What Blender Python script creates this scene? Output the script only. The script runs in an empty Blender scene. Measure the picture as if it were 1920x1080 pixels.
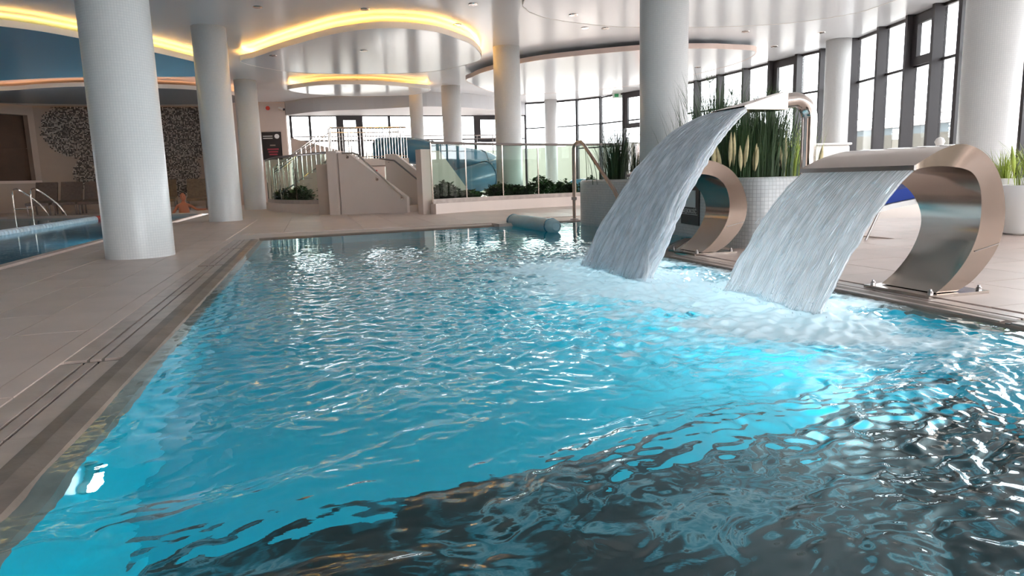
import bpy, math, random
import numpy as np
from mathutils import Vector, Matrix

random.seed(7); rng = np.random.default_rng(7)
scene = bpy.context.scene
C = scene.collection

# ---------------------------------------------------------------- camera
FPX = 1290.0; H = 0.70
R = np.array([[0.9600331701150033, -0.06990421166825411, 0.27101607603604877],
              [-0.27849922370407304, -0.14230789327709184, 0.9498350624751987],
              [-0.02782974443228143, -0.9873509329018108, -0.15608856659844803]])
camd = bpy.data.cameras.new('camera'); cam = bpy.data.objects.new('camera', camd); C.objects.link(cam)
camd.sensor_width = 36.0; camd.lens = FPX / 1920.0 * 36.0; camd.clip_start = 0.05; camd.clip_end = 400
m = Matrix.Identity(4)
for i in range(3):
    m[i][0] = R[i, 0]; m[i][1] = -R[i, 1]; m[i][2] = -R[i, 2]
m[2][3] = H
cam.matrix_world = m
scene.camera = cam

# ---------------------------------------------------------------- world, exposure
world = bpy.data.worlds.new('sky'); scene.world = world; world.use_nodes = True
bg = world.node_tree.nodes['Background']
bg.inputs['Color'].default_value = (0.95, 0.97, 1.0, 1)
bg.inputs['Strength'].default_value = 11.0
scene.view_settings.view_transform = 'Standard'; scene.view_settings.look = 'None'
scene.view_settings.gamma = 1.0; scene.view_settings.use_curve_mapping = False
scene.view_settings.exposure = 0.0

# ---------------------------------------------------------------- survey helpers (photograph point -> place)
def ray(px, py):
    return R @ np.array([px - 960.0, py - 540.0, FPX])
def gp(px, py, z=0.0):
    d = ray(px, py); t = (z - H) / d[2]; return np.array([d[0] * t, d[1] * t, z])
def aty(px, py, Y):
    d = ray(px, py); t = Y / d[1]; return np.array([d[0] * t, Y, H + d[2] * t])
ZC = 3.91          # main ceiling
ZP = ZC - 0.22     # underside of the hung ceiling panels

# ---------------------------------------------------------------- materials
def ramp(nt, stops):
    r = nt.nodes.new('ShaderNodeValToRGB')
    el = r.color_ramp.elements
    while len(el) < len(stops): el.new(0.5)
    for e, (p, c) in zip(el, stops):
        e.position = p; e.color = (*c, 1) if len(c) == 3 else c
    return r
def mat(name, col, rough=0.5, metal=0.0, spec=0.5, var=0.0, vscale=6.0, bump=0.0, bscale=40.0, emit=None, estr=0.0, aniso=None, coat=0.0, rand=0.0, trans=0.0, ior=1.45):
    M = bpy.data.materials.new(name); M.use_nodes = True
    nt = M.node_tree; p = nt.nodes['Principled BSDF']
    p.inputs['Base Color'].default_value = (*col, 1); p.inputs['Roughness'].default_value = rough
    p.inputs['Metallic'].default_value = metal; p.inputs['Specular IOR Level'].default_value = spec
    p.inputs['IOR'].default_value = ior; p.inputs['Transmission Weight'].default_value = trans
    if coat: p.inputs['Coat Weight'].default_value = coat
    if emit:
        p.inputs['Emission Color'].default_value = (*emit, 1); p.inputs['Emission Strength'].default_value = estr
    tc = nt.nodes.new('ShaderNodeTexCoord')
    if var > 0 or rand > 0:
        n = nt.nodes.new('ShaderNodeTexNoise'); n.inputs['Scale'].default_value = vscale; n.inputs['Detail'].default_value = 5
        nt.links.new(tc.outputs['Object'], n.inputs['Vector'])
        r = ramp(nt, [(0.25, tuple(c * (1 - var) for c in col)), (0.75, tuple(min(1, c * (1 + var)) for c in col))])
        nt.links.new(n.outputs['Fac'], r.inputs['Fac'])
        out = r.outputs['Color']
        if rand > 0:
            oi = nt.nodes.new('ShaderNodeObjectInfo')
            mr = nt.nodes.new('ShaderNodeMapRange'); mr.inputs['To Min'].default_value = 1 - rand; mr.inputs['To Max'].default_value = 1 + rand
            nt.links.new(oi.outputs['Random'], mr.inputs['Value'])
            mx = nt.nodes.new('ShaderNodeVectorMath'); mx.operation = 'SCALE'
            nt.links.new(out, mx.inputs[0]); nt.links.new(mr.outputs['Result'], mx.inputs['Scale']); out = mx.outputs['Vector']
        nt.links.new(out, p.inputs['Base Color'])
    if bump > 0:
        n2 = nt.nodes.new('ShaderNodeTexNoise'); n2.inputs['Scale'].default_value = bscale; n2.inputs['Detail'].default_value = 4
        nt.links.new(tc.outputs['Object'], n2.inputs['Vector'])
        b = nt.nodes.new('ShaderNodeBump'); b.inputs['Strength'].default_value = bump; b.inputs['Distance'].default_value = 0.01
        nt.links.new(n2.outputs['Fac'], b.inputs['Height']); nt.links.new(b.outputs['Normal'], p.inputs['Normal'])
    return M
def mosaic(name, c1, c2, grout, tile=0.022, rough=0.3, bump=0.4):
    """small square glass mosaic laid by the UV map (metres)"""
    M = bpy.data.materials.new(name); M.use_nodes = True
    nt = M.node_tree; p = nt.nodes['Principled BSDF']; p.inputs['Roughness'].default_value = rough
    uv = nt.nodes.new('ShaderNodeTexCoord')
    br = nt.nodes.new('ShaderNodeTexBrick'); br.offset = 0.0; br.squash = 1.0
    br.inputs['Color1'].default_value = (*c1, 1); br.inputs['Color2'].default_value = (*c2, 1); br.inputs['Mortar'].default_value = (*grout, 1)
    br.inputs['Scale'].default_value = 1.0; br.inputs['Mortar Size'].default_value = tile * 0.06
    br.inputs['Brick Width'].default_value = tile; br.inputs['Row Height'].default_value = tile; br.inputs['Mortar Smooth'].default_value = 0.2
    nt.links.new(uv.outputs['UV'], br.inputs['Vector']); nt.links.new(br.outputs['Color'], p.inputs['Base Color'])
    b = nt.nodes.new('ShaderNodeBump'); b.inputs['Strength'].default_value = bump; b.inputs['Distance'].default_value = 0.002; b.invert = True
    nt.links.new(br.outputs['Fac'], b.inputs['Height']); nt.links.new(b.outputs['Normal'], p.inputs['Normal'])
    return M
def thin_glass(name, tint=(0.96, 0.98, 0.97), refl=0.5):
    M = bpy.data.materials.new(name); M.use_nodes = True; nt = M.node_tree
    nt.nodes.remove(nt.nodes['Principled BSDF']); o = nt.nodes['Material Output']
    t = nt.nodes.new('ShaderNodeBsdfTransparent'); t.inputs['Color'].default_value = (*tint, 1)
    g = nt.nodes.new('ShaderNodeBsdfGlossy'); g.inputs['Roughness'].default_value = 0.02
    f = nt.nodes.new('ShaderNodeFresnel'); f.inputs['IOR'].default_value = 1.45
    mu = nt.nodes.new('ShaderNodeMath'); mu.operation = 'MULTIPLY'; mu.inputs[1].default_value = refl; mu.use_clamp = True
    nt.links.new(f.outputs['Fac'], mu.inputs[0])
    mx = nt.nodes.new('ShaderNodeMixShader')
    nt.links.new(mu.outputs[0], mx.inputs['Fac']); nt.links.new(t.outputs[0], mx.inputs[1]); nt.links.new(g.outputs[0], mx.inputs[2])
    nt.links.new(mx.outputs[0], o.inputs['Surface'])
    return M

M_deck = mat('deck_stone', (0.58, 0.455, 0.40), 0.42, var=0.08, vscale=3.0, bump=0.05, bscale=60, rand=0.05)
M_joint = mat('deck_joint', (0.66, 0.56, 0.50), 0.8)
M_coping = mat('coping_stone', (0.19, 0.145, 0.12), 0.45, var=0.35, vscale=5, bump=0.1)
M_slat = mat('gutter_slat', (0.42, 0.335, 0.295), 0.35, var=0.2, vscale=7, rand=0.08, bump=0.05)
M_dark = mat('dark_gap', (0.035, 0.03, 0.028), 0.5)
M_plaster = mat('white_plaster', (0.72, 0.60, 0.54), 0.7, var=0.03, vscale=2)
M_bulk = mat('bulkhead_grey', (0.60, 0.60, 0.62), 0.6)
M_warmwall = mat('warm_wall', (0.48, 0.39, 0.33), 0.75, var=0.04, vscale=2)
M_ceiling = mat('stretch_ceiling', (0.72, 0.745, 0.78), 0.20, spec=0.6)
M_panel = mat('panel_white', (0.76, 0.79, 0.83), 0.16, spec=0.6)
M_panel_poolsheen = mat('panel_poolsheen', (0.19, 0.46, 0.64), 0.2, spec=0.5)  # blue reflection of the pool put into the membrane colour
M_panel_grey = mat('panel_grey', (0.26, 0.30, 0.34), 0.25, spec=0.5)
M_fascia = mat('fascia_white', (0.78, 0.74, 0.70), 0.5)
M_fascia_tan = mat('fascia_tan', (0.78, 0.62, 0.55), 0.5)
M_led = mat('led_warm', (1, 0.7, 0.3), 0.5, emit=(1.0, 0.50, 0.10), estr=55.0)
M_led_small = mat('led_warm_small', (1, 0.7, 0.3), 0.5, emit=(1.0, 0.50, 0.12), estr=20.0)
M_led_dim = mat('led_dim', (1, 0.7, 0.3), 0.5, emit=(1.0, 0.42, 0.18), estr=12.0)
M_frame = mat('window_frame', (0.035, 0.031, 0.034), 0.5, var=0.05)
M_glass = thin_glass('window_glass', (0.98, 0.99, 0.99), 0.6)
M_railglass = thin_glass('rail_glass', (0.82, 0.90, 0.86), 0.10)
M_steel = mat('brushed_steel', (0.46, 0.39, 0.345), 0.16, 1.0)
M_steel_dark = mat('dark_steel', (0.30, 0.27, 0.26), 0.3, 1.0)
M_chrome = mat('chrome', (0.62, 0.56, 0.52), 0.10, 1.0)
M_cheek = mat('cheek_steel', (0.27, 0.21, 0.175), 0.13, 1.0)
M_white = mat('white_lacquer', (0.80, 0.78, 0.76), 0.35)
M_pot = mat('white_pot', (0.82, 0.80, 0.77), 0.4)
M_soil = mat('soil', (0.05, 0.04, 0.03), 0.9, var=0.3, vscale=30)
M_slide = mat('slide_blue', (0.06, 0.19, 0.29), 0.22, spec=0.6, coat=0.3)
M_slide_ring = mat('slide_flange', (0.05, 0.16, 0.24), 0.4)
M_grass = mat('grass_blade', (0.045, 0.085, 0.028), 0.55, var=0.5, vscale=3, rand=0.25)
M_grass_yellow = mat('grass_blade_light', (0.34, 0.42, 0.07), 0.55, var=0.4, vscale=4, rand=0.2)  # yellow green blades
M_plume = mat('pampas_plume', (0.62, 0.52, 0.30), 0.9, var=0.2, vscale=20, bump=0.5, bscale=120)
M_leaf = mat('bush_leaf', (0.035, 0.085, 0.02), 0.5, var=0.5, vscale=8, rand=0.3)
M_brown = mat('wicker_brown', (0.13, 0.095, 0.085), 0.75, var=0.25, vscale=14, bump=0.3, bscale=80)
M_brown2 = mat('wicker_brown_light', (0.19, 0.13, 0.085), 0.75, var=0.25, vscale=14, bump=0.3, bscale=80)
M_blue = mat('blue_fabric', (0.02, 0.05, 0.28), 0.8)
M_bolster = mat('bolster_blue', (0.36, 0.52, 0.57), 0.35, var=0.1, vscale=3)
M_red = mat('red_plastic', (0.62, 0.04, 0.02), 0.4)
M_ropewhite = mat('white_float', (0.72, 0.80, 0.88), 0.4)
M_black = mat('notice_black', (0.03, 0.025, 0.028), 0.4)
M_print = mat('print_white', (0.75, 0.75, 0.75), 0.6)
M_printred = mat('print_red', (0.40, 0.06, 0.09), 0.6)
M_curtain = mat('brown_panel', (0.085, 0.046, 0.028), 0.6, var=0.2, vscale=2)
M_darkglass = mat('dark_pane', (0.03, 0.032, 0.028), 0.08, spec=0.8)
M_skin = mat('skin', (0.50, 0.17, 0.09), 0.5)
M_hair = mat('hair', (0.03, 0.02, 0.015), 0.7)
M_exit = mat('exit_white', (0.80, 0.88, 0.82), 0.5)
M_green = mat('exit_green', (0.05, 0.40, 0.15), 0.5)
M_out_wall = mat('outside_render', (0.19, 0.178, 0.150), 0.8, var=0.03)
M_out_ground = mat('outside_paving', (0.60, 0.58, 0.55), 0.9)
M_out_house = mat('outside_house', (0.13, 0.155, 0.165), 0.8)
M_orange = mat('orange_post', (0.30, 0.10, 0.04), 0.6)
M_colmosaic = mosaic('column_mosaic', (0.69, 0.68, 0.67), (0.66, 0.655, 0.65), (0.57, 0.565, 0.56), 0.026, 0.28, 0.5)
M_planter = mosaic('planter_mosaic', (0.60, 0.60, 0.60), (0.52, 0.53, 0.54), (0.36, 0.36, 0.36), 0.035, 0.3, 0.6)
M_basin = mosaic('basin_mosaic', (0.001, 0.37, 0.475), (0.002, 0.40, 0.505), (0.006, 0.38, 0.47), 0.05, 0.4, 0.1)
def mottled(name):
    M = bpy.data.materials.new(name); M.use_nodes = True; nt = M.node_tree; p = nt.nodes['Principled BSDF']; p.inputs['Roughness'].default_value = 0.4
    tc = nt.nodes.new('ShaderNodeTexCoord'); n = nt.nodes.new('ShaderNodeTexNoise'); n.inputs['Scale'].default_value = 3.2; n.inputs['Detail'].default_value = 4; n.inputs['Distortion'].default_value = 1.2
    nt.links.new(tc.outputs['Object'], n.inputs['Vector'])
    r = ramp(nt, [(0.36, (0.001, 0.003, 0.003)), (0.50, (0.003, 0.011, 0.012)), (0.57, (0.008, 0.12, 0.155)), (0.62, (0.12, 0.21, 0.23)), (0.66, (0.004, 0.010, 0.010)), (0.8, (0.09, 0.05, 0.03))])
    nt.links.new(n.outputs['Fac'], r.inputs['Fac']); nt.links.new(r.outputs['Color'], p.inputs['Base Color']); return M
M_basin_dark = mottled('basin_dark_mottled')  # near floor: dark ground with teal, grey and brown noise patches
M_lap_basin = mat('lap_basin', (0.05, 0.22, 0.31), 0.5, var=0.1, vscale=1)
M_poollamp = mat('pool_lamp_lens', (0.8, 0.95, 1), 0.3, emit=(0.72, 0.95, 1.0), estr=700.0)
M_poollamp_soft = mat('pool_lamp_lens_soft', (0.8, 0.95, 1), 0.3, emit=(0.80, 0.9, 1.0), estr=60.0)
M_poollamp_side = mat('pool_lamp_lens_side', (0.8, 0.95, 1), 0.3, emit=(0.72, 0.95, 1.0), estr=230.0)
M_poollamp_lap = mat('pool_lamp_lens_lap', (0.8, 0.95, 1), 0.3, emit=(0.6, 0.9, 1.0), estr=520.0)

# ---------------------------------------------------------------- mesh helpers
def addprops(o, label=None, cat=None, group=None, kind=None):
    if label: o['label'] = label
    if cat: o['category'] = cat
    if group: o['group'] = group
    if kind: o['kind'] = kind
    return o
def thing(name, label, cat, loc=(0, 0, 0), group=None, kind=None):
    o = bpy.data.objects.new(name, None); C.objects.link(o); o.empty_display_size = 0.1
    o.location = Vector([float(v) for v in loc])
    return addprops(o, label, cat, group, kind)
class MB:
    """collects shapes in world coordinates, builds ONE mesh object"""
    def __init__(s): s.v = []; s.f = []; s.uv = {}; s.mi = []
    def add(s, vs, fs, mi=0):
        b = len(s.v); s.v.extend([tuple(map(float, p)) for p in vs])
        s.f.extend([tuple(i + b for i in f) for f in fs]); s.mi.extend([mi] * len(fs)); return s
    def box(s, c, d, rz=0.0, ry=0.0, rx=0.0, mi=0):
        M = Matrix.Translation(Vector([float(q) for q in c])) @ Matrix.Rotation(rz, 4, 'Z') @ Matrix.Rotation(ry, 4, 'Y') @ Matrix.Rotation(rx, 4, 'X')
        vs = [M @ Vector((x * d[0] / 2, y * d[1] / 2, z * d[2] / 2)) for x in (-1, 1) for y in (-1, 1) for z in (-1, 1)]
        return s.add(vs, [(0, 1, 3, 2), (4, 6, 7, 5), (0, 4, 5, 1), (2, 3, 7, 6), (0, 2, 6, 4), (1, 5, 7, 3)], mi)
    def prism(s, poly, z0, z1, mi=0):
        n = len(poly)
        a = sum(poly[i][0] * poly[(i + 1) % n][1] - poly[(i + 1) % n][0] * poly[i][1] for i in range(n))
        if a < 0: poly = poly[::-1]
        vs = [(p[0], p[1], z0) for p in poly] + [(p[0], p[1], z1) for p in poly]
        fs = [tuple(range(n - 1, -1, -1)), tuple(range(n, 2 * n))] + [(i, (i + 1) % n, n + (i + 1) % n, n + i) for i in range(n)]
        return s.add(vs, fs, mi)
    def wallrun(s, pts, z0s, z1s, th, mi=0):
        """upright wall along a plan polyline, with its own thickness"""
        P = [np.array(p[:2], float) for p in pts]; n = len(P)
        if not hasattr(z0s, '__len__'): z0s = [z0s] * n
        if not hasattr(z1s, '__len__'): z1s = [z1s] * n
        vs = []
        for i in range(n):
            t = P[min(i + 1, n - 1)] - P[max(i - 1, 0)]; t /= np.linalg.norm(t); nn = np.array([-t[1], t[0]]) * th / 2
            a, b = P[i] - nn, P[i] + nn
            vs += [(*a, z0s[i]), (*b, z0s[i]), (*b, z1s[i]), (*a, z1s[i])]
        fs = []
        for i in range(n - 1):
            for k in range(4): fs.append((4 * i + k, 4 * i + 4 + k, 4 * i + 4 + (k + 1) % 4, 4 * i + (k + 1) % 4))
        fs += [(0, 1, 2, 3), (4 * n - 1, 4 * n - 2, 4 * n - 3, 4 * n - 4)]
        return s.add(vs, fs, mi)
    def tube(s, pts, r, n=10, mi=0, closed=False):
        P = [Vector([float(q) for q in p]) for p in pts]; N = len(P)
        rs = r if hasattr(r, '__len__') else [r] * N
        vs = []; up = None
        for i in range(N):
            if closed: t = P[(i + 1) % N] - P[i - 1]
            else: t = P[min(i + 1, N - 1)] - P[max(i - 1, 0)]
            t.normalize()
            if up is None: up = Vector((0, 0, 1)) if abs(t.z) < 0.9 else Vector((1, 0, 0))
            a = t.cross(up)
            if a.length < 1e-4: a = t.orthogonal()
            a.normalize(); up = a.cross(t); b = up
            for k in range(n):
                q = 2 * math.pi * k / n; vs.append(P[i] + (a * math.cos(q) + b * math.sin(q)) * rs[i])
        fs = []
        for i in range(N if closed else N - 1):
            j = (i + 1) % N
            for k in range(n): fs.append((i * n + k, i * n + (k + 1) % n, j * n + (k + 1) % n, j * n + k))
        if not closed: fs += [tuple(range(n - 1, -1, -1)), tuple(range((N - 1) * n, N * n))]
        return s.add(vs, fs, mi)
    def lathe(s, c, prof, n=24, mi=0):
        vs = []
        for r, z in prof:
            for k in range(n):
                q = 2 * math.pi * k / n; vs.append((c[0] + r * math.cos(q), c[1] + r * math.sin(q), c[2] + z))
        m_ = len(prof); fs = [(i * n + k, i * n + (k + 1) % n, (i + 1) * n + (k + 1) % n, (i + 1) * n + k) for i in range(m_ - 1) for k in range(n)]
        fs += [tuple(range(n - 1, -1, -1)), tuple(range((m_ - 1) * n, m_ * n))]
        return s.add(vs, fs, mi)
    def build(s, name, mats, parent=None, smooth=False, bevel=0.0, uvs=None):
        me = bpy.data.meshes.new(name); me.from_pydata(s.v, [], s.f); me.update()
        if not isinstance(mats, (list, tuple)): mats = [mats]
        for q in mats: me.materials.append(q)
        if len(mats) > 1: me.polygons.foreach_set('material_index', s.mi)
        if smooth: me.polygons.foreach_set('use_smooth', [True] * len(me.polygons))
        o = bpy.data.objects.new(name, me); C.objects.link(o)
        if parent is not None:
            o.parent = parent; o.matrix_parent_inverse = Matrix.Translation(-parent.location)
        if bevel > 0:
            b = o.modifiers.new('bevel', 'BEVEL'); b.width = bevel; b.segments = 2; b.limit_method = 'ANGLE'
        if smooth == 'auto' or bevel > 0:
            pass
        return o
def autosmooth(o, ang=40):
    me = o.data; me.polygons.foreach_set('use_smooth', [True] * len(me.polygons))
    try: me.set_sharp_from_angle(angle=math.radians(ang))
    except Exception: pass
    return o
def catmull(pts, closed=False, k=8):
    P = [np.array(p, float) for p in pts]; n = len(P); out = []
    rngi = range(n) if closed else range(n - 1)
    for i in rngi:
        p0 = P[(i - 1) % n] if closed or i > 0 else P[0]
        p1 = P[i]; p2 = P[(i + 1) % n]
        p3 = P[(i + 2) % n] if closed or i + 2 < n else P[-1]
        for j in range(k):
            t = j / k
            out.append(0.5 * ((2 * p1) + (-p0 + p2) * t + (2 * p0 - 5 * p1 + 4 * p2 - p3) * t * t + (-p0 + 3 * p1 - 3 * p2 + p3) * t ** 3))
    if not closed: out.append(P[-1])
    return out
def copy_tree(o, parent=None):
    c = o.copy(); C.objects.link(c)
    if parent is not None: c.parent = parent; c.matrix_parent_inverse = o.matrix_parent_inverse.copy()
    for ch in o.children:
        if ch is not c: copy_tree(ch, c)
    return c
def uvmap(o, fn):
    me = o.data; uvl = me.uv_layers.new(name='UVMap')
    for poly in me.polygons:
        for li in poly.loop_indices:
            uvl.data[li].uv = fn(me.vertices[me.loops[li].vertex_index].co, poly)

# ================================================================ THE SETTING
# pool outline (plan): a long pool with a bay beside the tiled planter
XL, XR = -0.72, 2.98
def yfar(x): return 9.93 + 0.155 * (x - XL)
POOL = [(XL, -2.6), (XR, -2.6), (XR, 5.45), (3.12, 5.8), (3.95, 6.85), (4.75, 6.95), (4.75, yfar(4.75)), (XL, yfar(XL))]
LAPX = -2.93
floor = thing('floor', None, None, (0, 0, 0), kind='structure')
ZB = -0.012      # joint level, tiles stand 12 mm proud
b = MB()
b.prism([(LAPX + 0.06, -6), (-1.04, -6), (-1.04, 10.3), (LAPX + 0.06, 10.3)], -0.2, ZB)
b.prism([(LAPX + 0.06, 10.3), (-1.04, 10.3), (-1.04, yfar(-1.04) + 0.02), (5.0, yfar(5.0) + 0.02), (14.2, 10.9), (14.2, 33), (-18, 33), (-18, 26.5), (-9.2, 24.4), (LAPX + 0.2, 20.9)], -0.2, ZB)
b.prism([(XR + 0.24, -6), (14.2, -6), (14.2, 10.9), (5.0, yfar(5.0) + 0.02), (4.9, 9), (4.9, 7.05), (4.0, 6.9), (XR + 0.24, 5.95)], -0.2, ZB)
b.prism([(-18, -6), (-13, -6), (-13, 26), (-18, 26.5)], -0.2, ZB)
b.prism([(-13, -8), (14.2, -8), (14.2, -6), (-13, -6)], -0.2, ZB)
b.prism([(-1.04, -6), (XR + 0.24, -6), (XR + 0.24, -2.62), (-1.04, -2.62)], -0.2, ZB)
slab = b.build('floor_slab', M_joint, floor)
# deck tiles, each a piece of its own
tile_mesh = {}
def tile(x0, x1, y0, y1, J=0.006):
    w, l = round(x1 - x0 - J, 3), round(y1 - y0 - J, 3)
    key = (w, l)
    if key not in tile_mesh:
        q = MB().box((0, 0, 0), (w, l, 0.02)); o = q.build('deck_tile', M_deck); tile_mesh[key] = o.data
        bpy.data.objects.remove(o)
    o = bpy.data.objects.new('deck_tile', tile_mesh[key]); C.objects.link(o)
    o.location = ((x0 + x1) / 2, (y0 + y1) / 2, -0.010 + random.uniform(-0.0006, 0.0006)); o.parent = floor
rows = [-2.81, -2.48, -2.145, -1.81, -1.48, -1.14]
for i in range(5):
    off = (i % 2) * 0.6
    for k in range(14):
        tile(rows[i], rows[i + 1], -0.9 + k * 1.2 + off, 0.3 + k * 1.2 + off)
for k in range(9): tile(-1.14, -1.04, -0.9 + k * 1.2, 0.3 + k * 1.2)
for ix in range(14):                      # beyond the far pool edge
    for iy in range(6):
        x0 = -1.04 + ix * 0.6; y0 = 11.0 + iy * 0.9
        if ix * 0.6 - 1.04 > 3.5 and iy > 4: continue
        if y0 < yfar(x0 + 0.6) + 0.3: continue
        tile(x0, x0 + 0.6, y0, y0 + 0.9)
for ix in range(9):                       # right of the pool
    for iy in range(13):
        x0 = XR + 0.26 + ix * 0.6; y0 = 0.2 + iy * 0.6 + 0.3 * 0
        if x0 < 4.2 and y0 > 5.2: continue
        if x0 < 6 and y0 > 5.0 and x0 < 5.6 : 
            if y0 > 5.0: continue
        tile(x0, x0 + 0.6, y0, y0 + 0.6)

# pool coping that dips under the water, and the basin
b = MB()
def dipped(pts, nrm):
    """coping strip: flat outer 5 cm, then sloping under the water"""
    prof = [(0.10, -0.10), (0.10, -0.002), (0.055, -0.002), (0.0, -0.012), (-0.055, -0.06), (-0.06, -0.12)]
    vs = []
    for p, n in zip(pts, nrm):
        for o_, z in prof: vs.append((p[0] + n[0] * o_, p[1] + n[1] * o_, z))
    k = len(prof); fs = [(i * k + j, i * k + j + 1, (i + 1) * k + j + 1, (i + 1) * k + j) for i in range(len(pts) - 1) for j in range(k - 1)]
    b.add(vs, fs)
dipped([(XL, -2.6), (XL, 2), (XL, 6), (XL, yfar(XL))], [(-1, 0)] * 4)
dipped([(XL, yfar(XL)), (1, yfar(1)), (4.5, yfar(4.5))], [(0, 1)] * 3)
dipped([(4.3, 6.9), (3.95, 6.85), (3.12, 5.8), (XR, 5.45), (XR, 2), (XR, -2.6)], [(0.1, -1), (0.5, -0.86), (0.8, -0.6), (1, -0.1), (1, 0), (1, 0)])
coping = b.build('trim_1', M_coping, None, smooth=False); addprops(coping, kind='structure')
b = MB(); n = len(POOL); D = -1.2
for i in range(n):
    p, q = POOL[i], POOL[(i + 1) % n]
    steps = 1
    b.add([(*p, D), (*q, D), (*q, -0.05), (*p, -0.05)], [(0, 1, 2, 3)], 0)
b.add([(-0.9, 2.60, D), (4.9, 2.60, D), (4.9, 11, D), (-0.9, 11, D)], [(0, 1, 2, 3)], 0)
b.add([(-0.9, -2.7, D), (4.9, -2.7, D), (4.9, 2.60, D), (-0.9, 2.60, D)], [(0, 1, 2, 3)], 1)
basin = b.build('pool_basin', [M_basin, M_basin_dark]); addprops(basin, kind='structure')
uvmap(basin, lambda co, p: (co.x, co.y) if abs(p.normal.z) > 0.5 else ((co.y if abs(p.normal.x) > 0.7 else co.x), co.z))
# lap pool basin
LAP = [(LAPX, -6), (LAPX, 20.4), (-9.0, 24.1), (-13, 25.2), (-13, -6)]
b = MB()
for i in range(len(LAP)):
    p, q = LAP[i], LAP[(i + 1) % len(LAP)]
    b.add([(*p, -1.4), (*q, -1.4), (*q, -0.02), (*p, -0.02)], [(0, 1, 2, 3)])
b.add([(*p, -1.4) for p in LAP], [tuple(range(len(LAP)))])
addprops(b.build('lap_pool_basin', M_lap_basin), kind='structure')
b = MB().wallrun(LAP[:4], -0.15, 0.012, 0.10)
addprops(b.build('trim_2', M_deck), kind='structure')

# ---------------------------------------------------------------- ceiling, walls
b = MB().prism([(-18, -8), (11.2, -8), (12.2, 5), (12.6, 11.0), (13.5, 15), (13.6, 22.2), (12.4, 24.6), (10.6, 28.7), (9.2, 29.2), (-2.8, 31), (-18, 31)], ZC, ZC + 0.15)
addprops(b.build('ceiling', M_ceiling), kind='structure')
# left end wall, slanted wall with the dark window, white wall beside the glazing
b = MB().wallrun([(-9.95, 30.5), (-2.75, 30.5)], -0.1, ZC + 0.1, 0.2); addprops(b.build('wall_back', M_warmwall), kind='structure')
wl0, wl1 = np.array([-9.9, 30.5]), np.array([-15.2, 24.6])
wd = (wl1 - wl0) / np.linalg.norm(wl1 - wl0)
b = MB()
dr_ = ray(57, 300); S0 = float((wl0[1] * dr_[0] - wl0[0] * dr_[1]) / (wd[0] * dr_[1] - wd[1] * dr_[0])); S1 = S0 + 4.0   # window opening along the wall
for a, c_, z0, z1 in ((0, S0, -0.1, ZC + 0.1), (S1, 8.4, -0.1, ZC + 0.1), (S0, S1, -0.1, 1.15), (S0, S1, 3.55, ZC + 0.1)):
    b.wallrun([wl0 + wd * a, wl0 + wd * c_], z0, z1, 0.35)
addprops(b.build('wall_left', M_warmwall), kind='structure')
wb = np.array([-3.0, 29.6])
b = MB().wallrun([(-2.85, 30.4), (-2.8, 29.3), (-0.72, 28.95)], -0.1, ZC + 0.1, 0.25); addprops(b.build('wall_alcove', M_plaster), kind='structure')
b = MB().wallrun([(-16.5, 24), (-18, 10), (-18, -8), (0.28, -8)], -0.1, ZC + 0.1, 0.2); addprops(b.build('wall_rear', M_warmwall), kind='structure')
# bulkhead over the back windows
bl = catmull([(-0.72, 28.8), (0.57, 27.25), (2.46, 26.5), (4.28, 25.6), (6.46, 26.3), (9.0, 28.75)], k=6)
b = MB(); pts = [tuple(p) for p in bl] + [(9.2, 29.4), (-0.75, 29.4)]
b.prism(pts, 3.40, ZC + 0.02); addprops(b.build('wall_bulkhead', M_bulk), kind='structure')

# ---------------------------------------------------------------- glazing: bays with fins, transoms, panes
win_n = [0]
def bay(p0, p1, zt, transoms=(2.84,), operable=None, depth=0.20, fw=0.075, z0=0.08, fin=True):
    win_n[0] += 1
    p0 = np.array(p0[:2], float); p1 = np.array(p1[:2], float)
    W = thing('window_%d' % win_n[0], None, None, ((p0[0] + p1[0]) / 2, (p0[1] + p1[1]) / 2, 0), kind='structure')
    d = p1 - p0; L = np.linalg.norm(d); t = d / L; nn = np.array([-t[1], t[0]]); rz = math.atan2(t[1], t[0])
    if nn @ (-(p0 + p1)) < 0: nn = -nn          # towards the room
    mid = (p0 + p1) / 2
    if fin: MB().box((*(p0 + nn * (depth / 2 - 0.04)), (z0 + zt) / 2), (fw, depth, zt - z0), rz).build('mullion', M_frame, W)
    MB().box((*(mid), zt - 0.03), (L - fw, 0.08, 0.06), rz).build('head_rail', M_frame, W)
    MB().box((*(mid), z0 + 0.04), (L - fw, 0.08, 0.08), rz).build('bottom_rail', M_frame, W)
    zs = [z0 + 0.08] + list(transoms) + [zt - 0.06]
    for z in transoms: MB().box((*(mid), z), (L - fw, 0.06, 0.05), rz).build('transom', M_frame, W)
    for k in range(len(zs) - 1):
        MB().box((*(mid), (zs[k] + zs[k + 1]) / 2), (L - fw, 0.012, zs[k + 1] - zs[k] - 0.05), rz).build('pane', M_glass, W)
    if operable:
        za, zb_ = operable; q = MB()
        for s_ in (-1, 1): q.box((*(mid + t * s_ * (L / 2 - fw / 2 - 0.09) + nn * 0.05), (za + zb_) / 2), (0.18, 0.09, zb_ - za), rz)
        for z in (za + 0.08, zb_ - 0.09): q.box((*(mid + nn * 0.05), z), (L - fw - 0.36, 0.09, 0.18), rz)
        q.build('opening_frame', M_frame, W)
    return W
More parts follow.
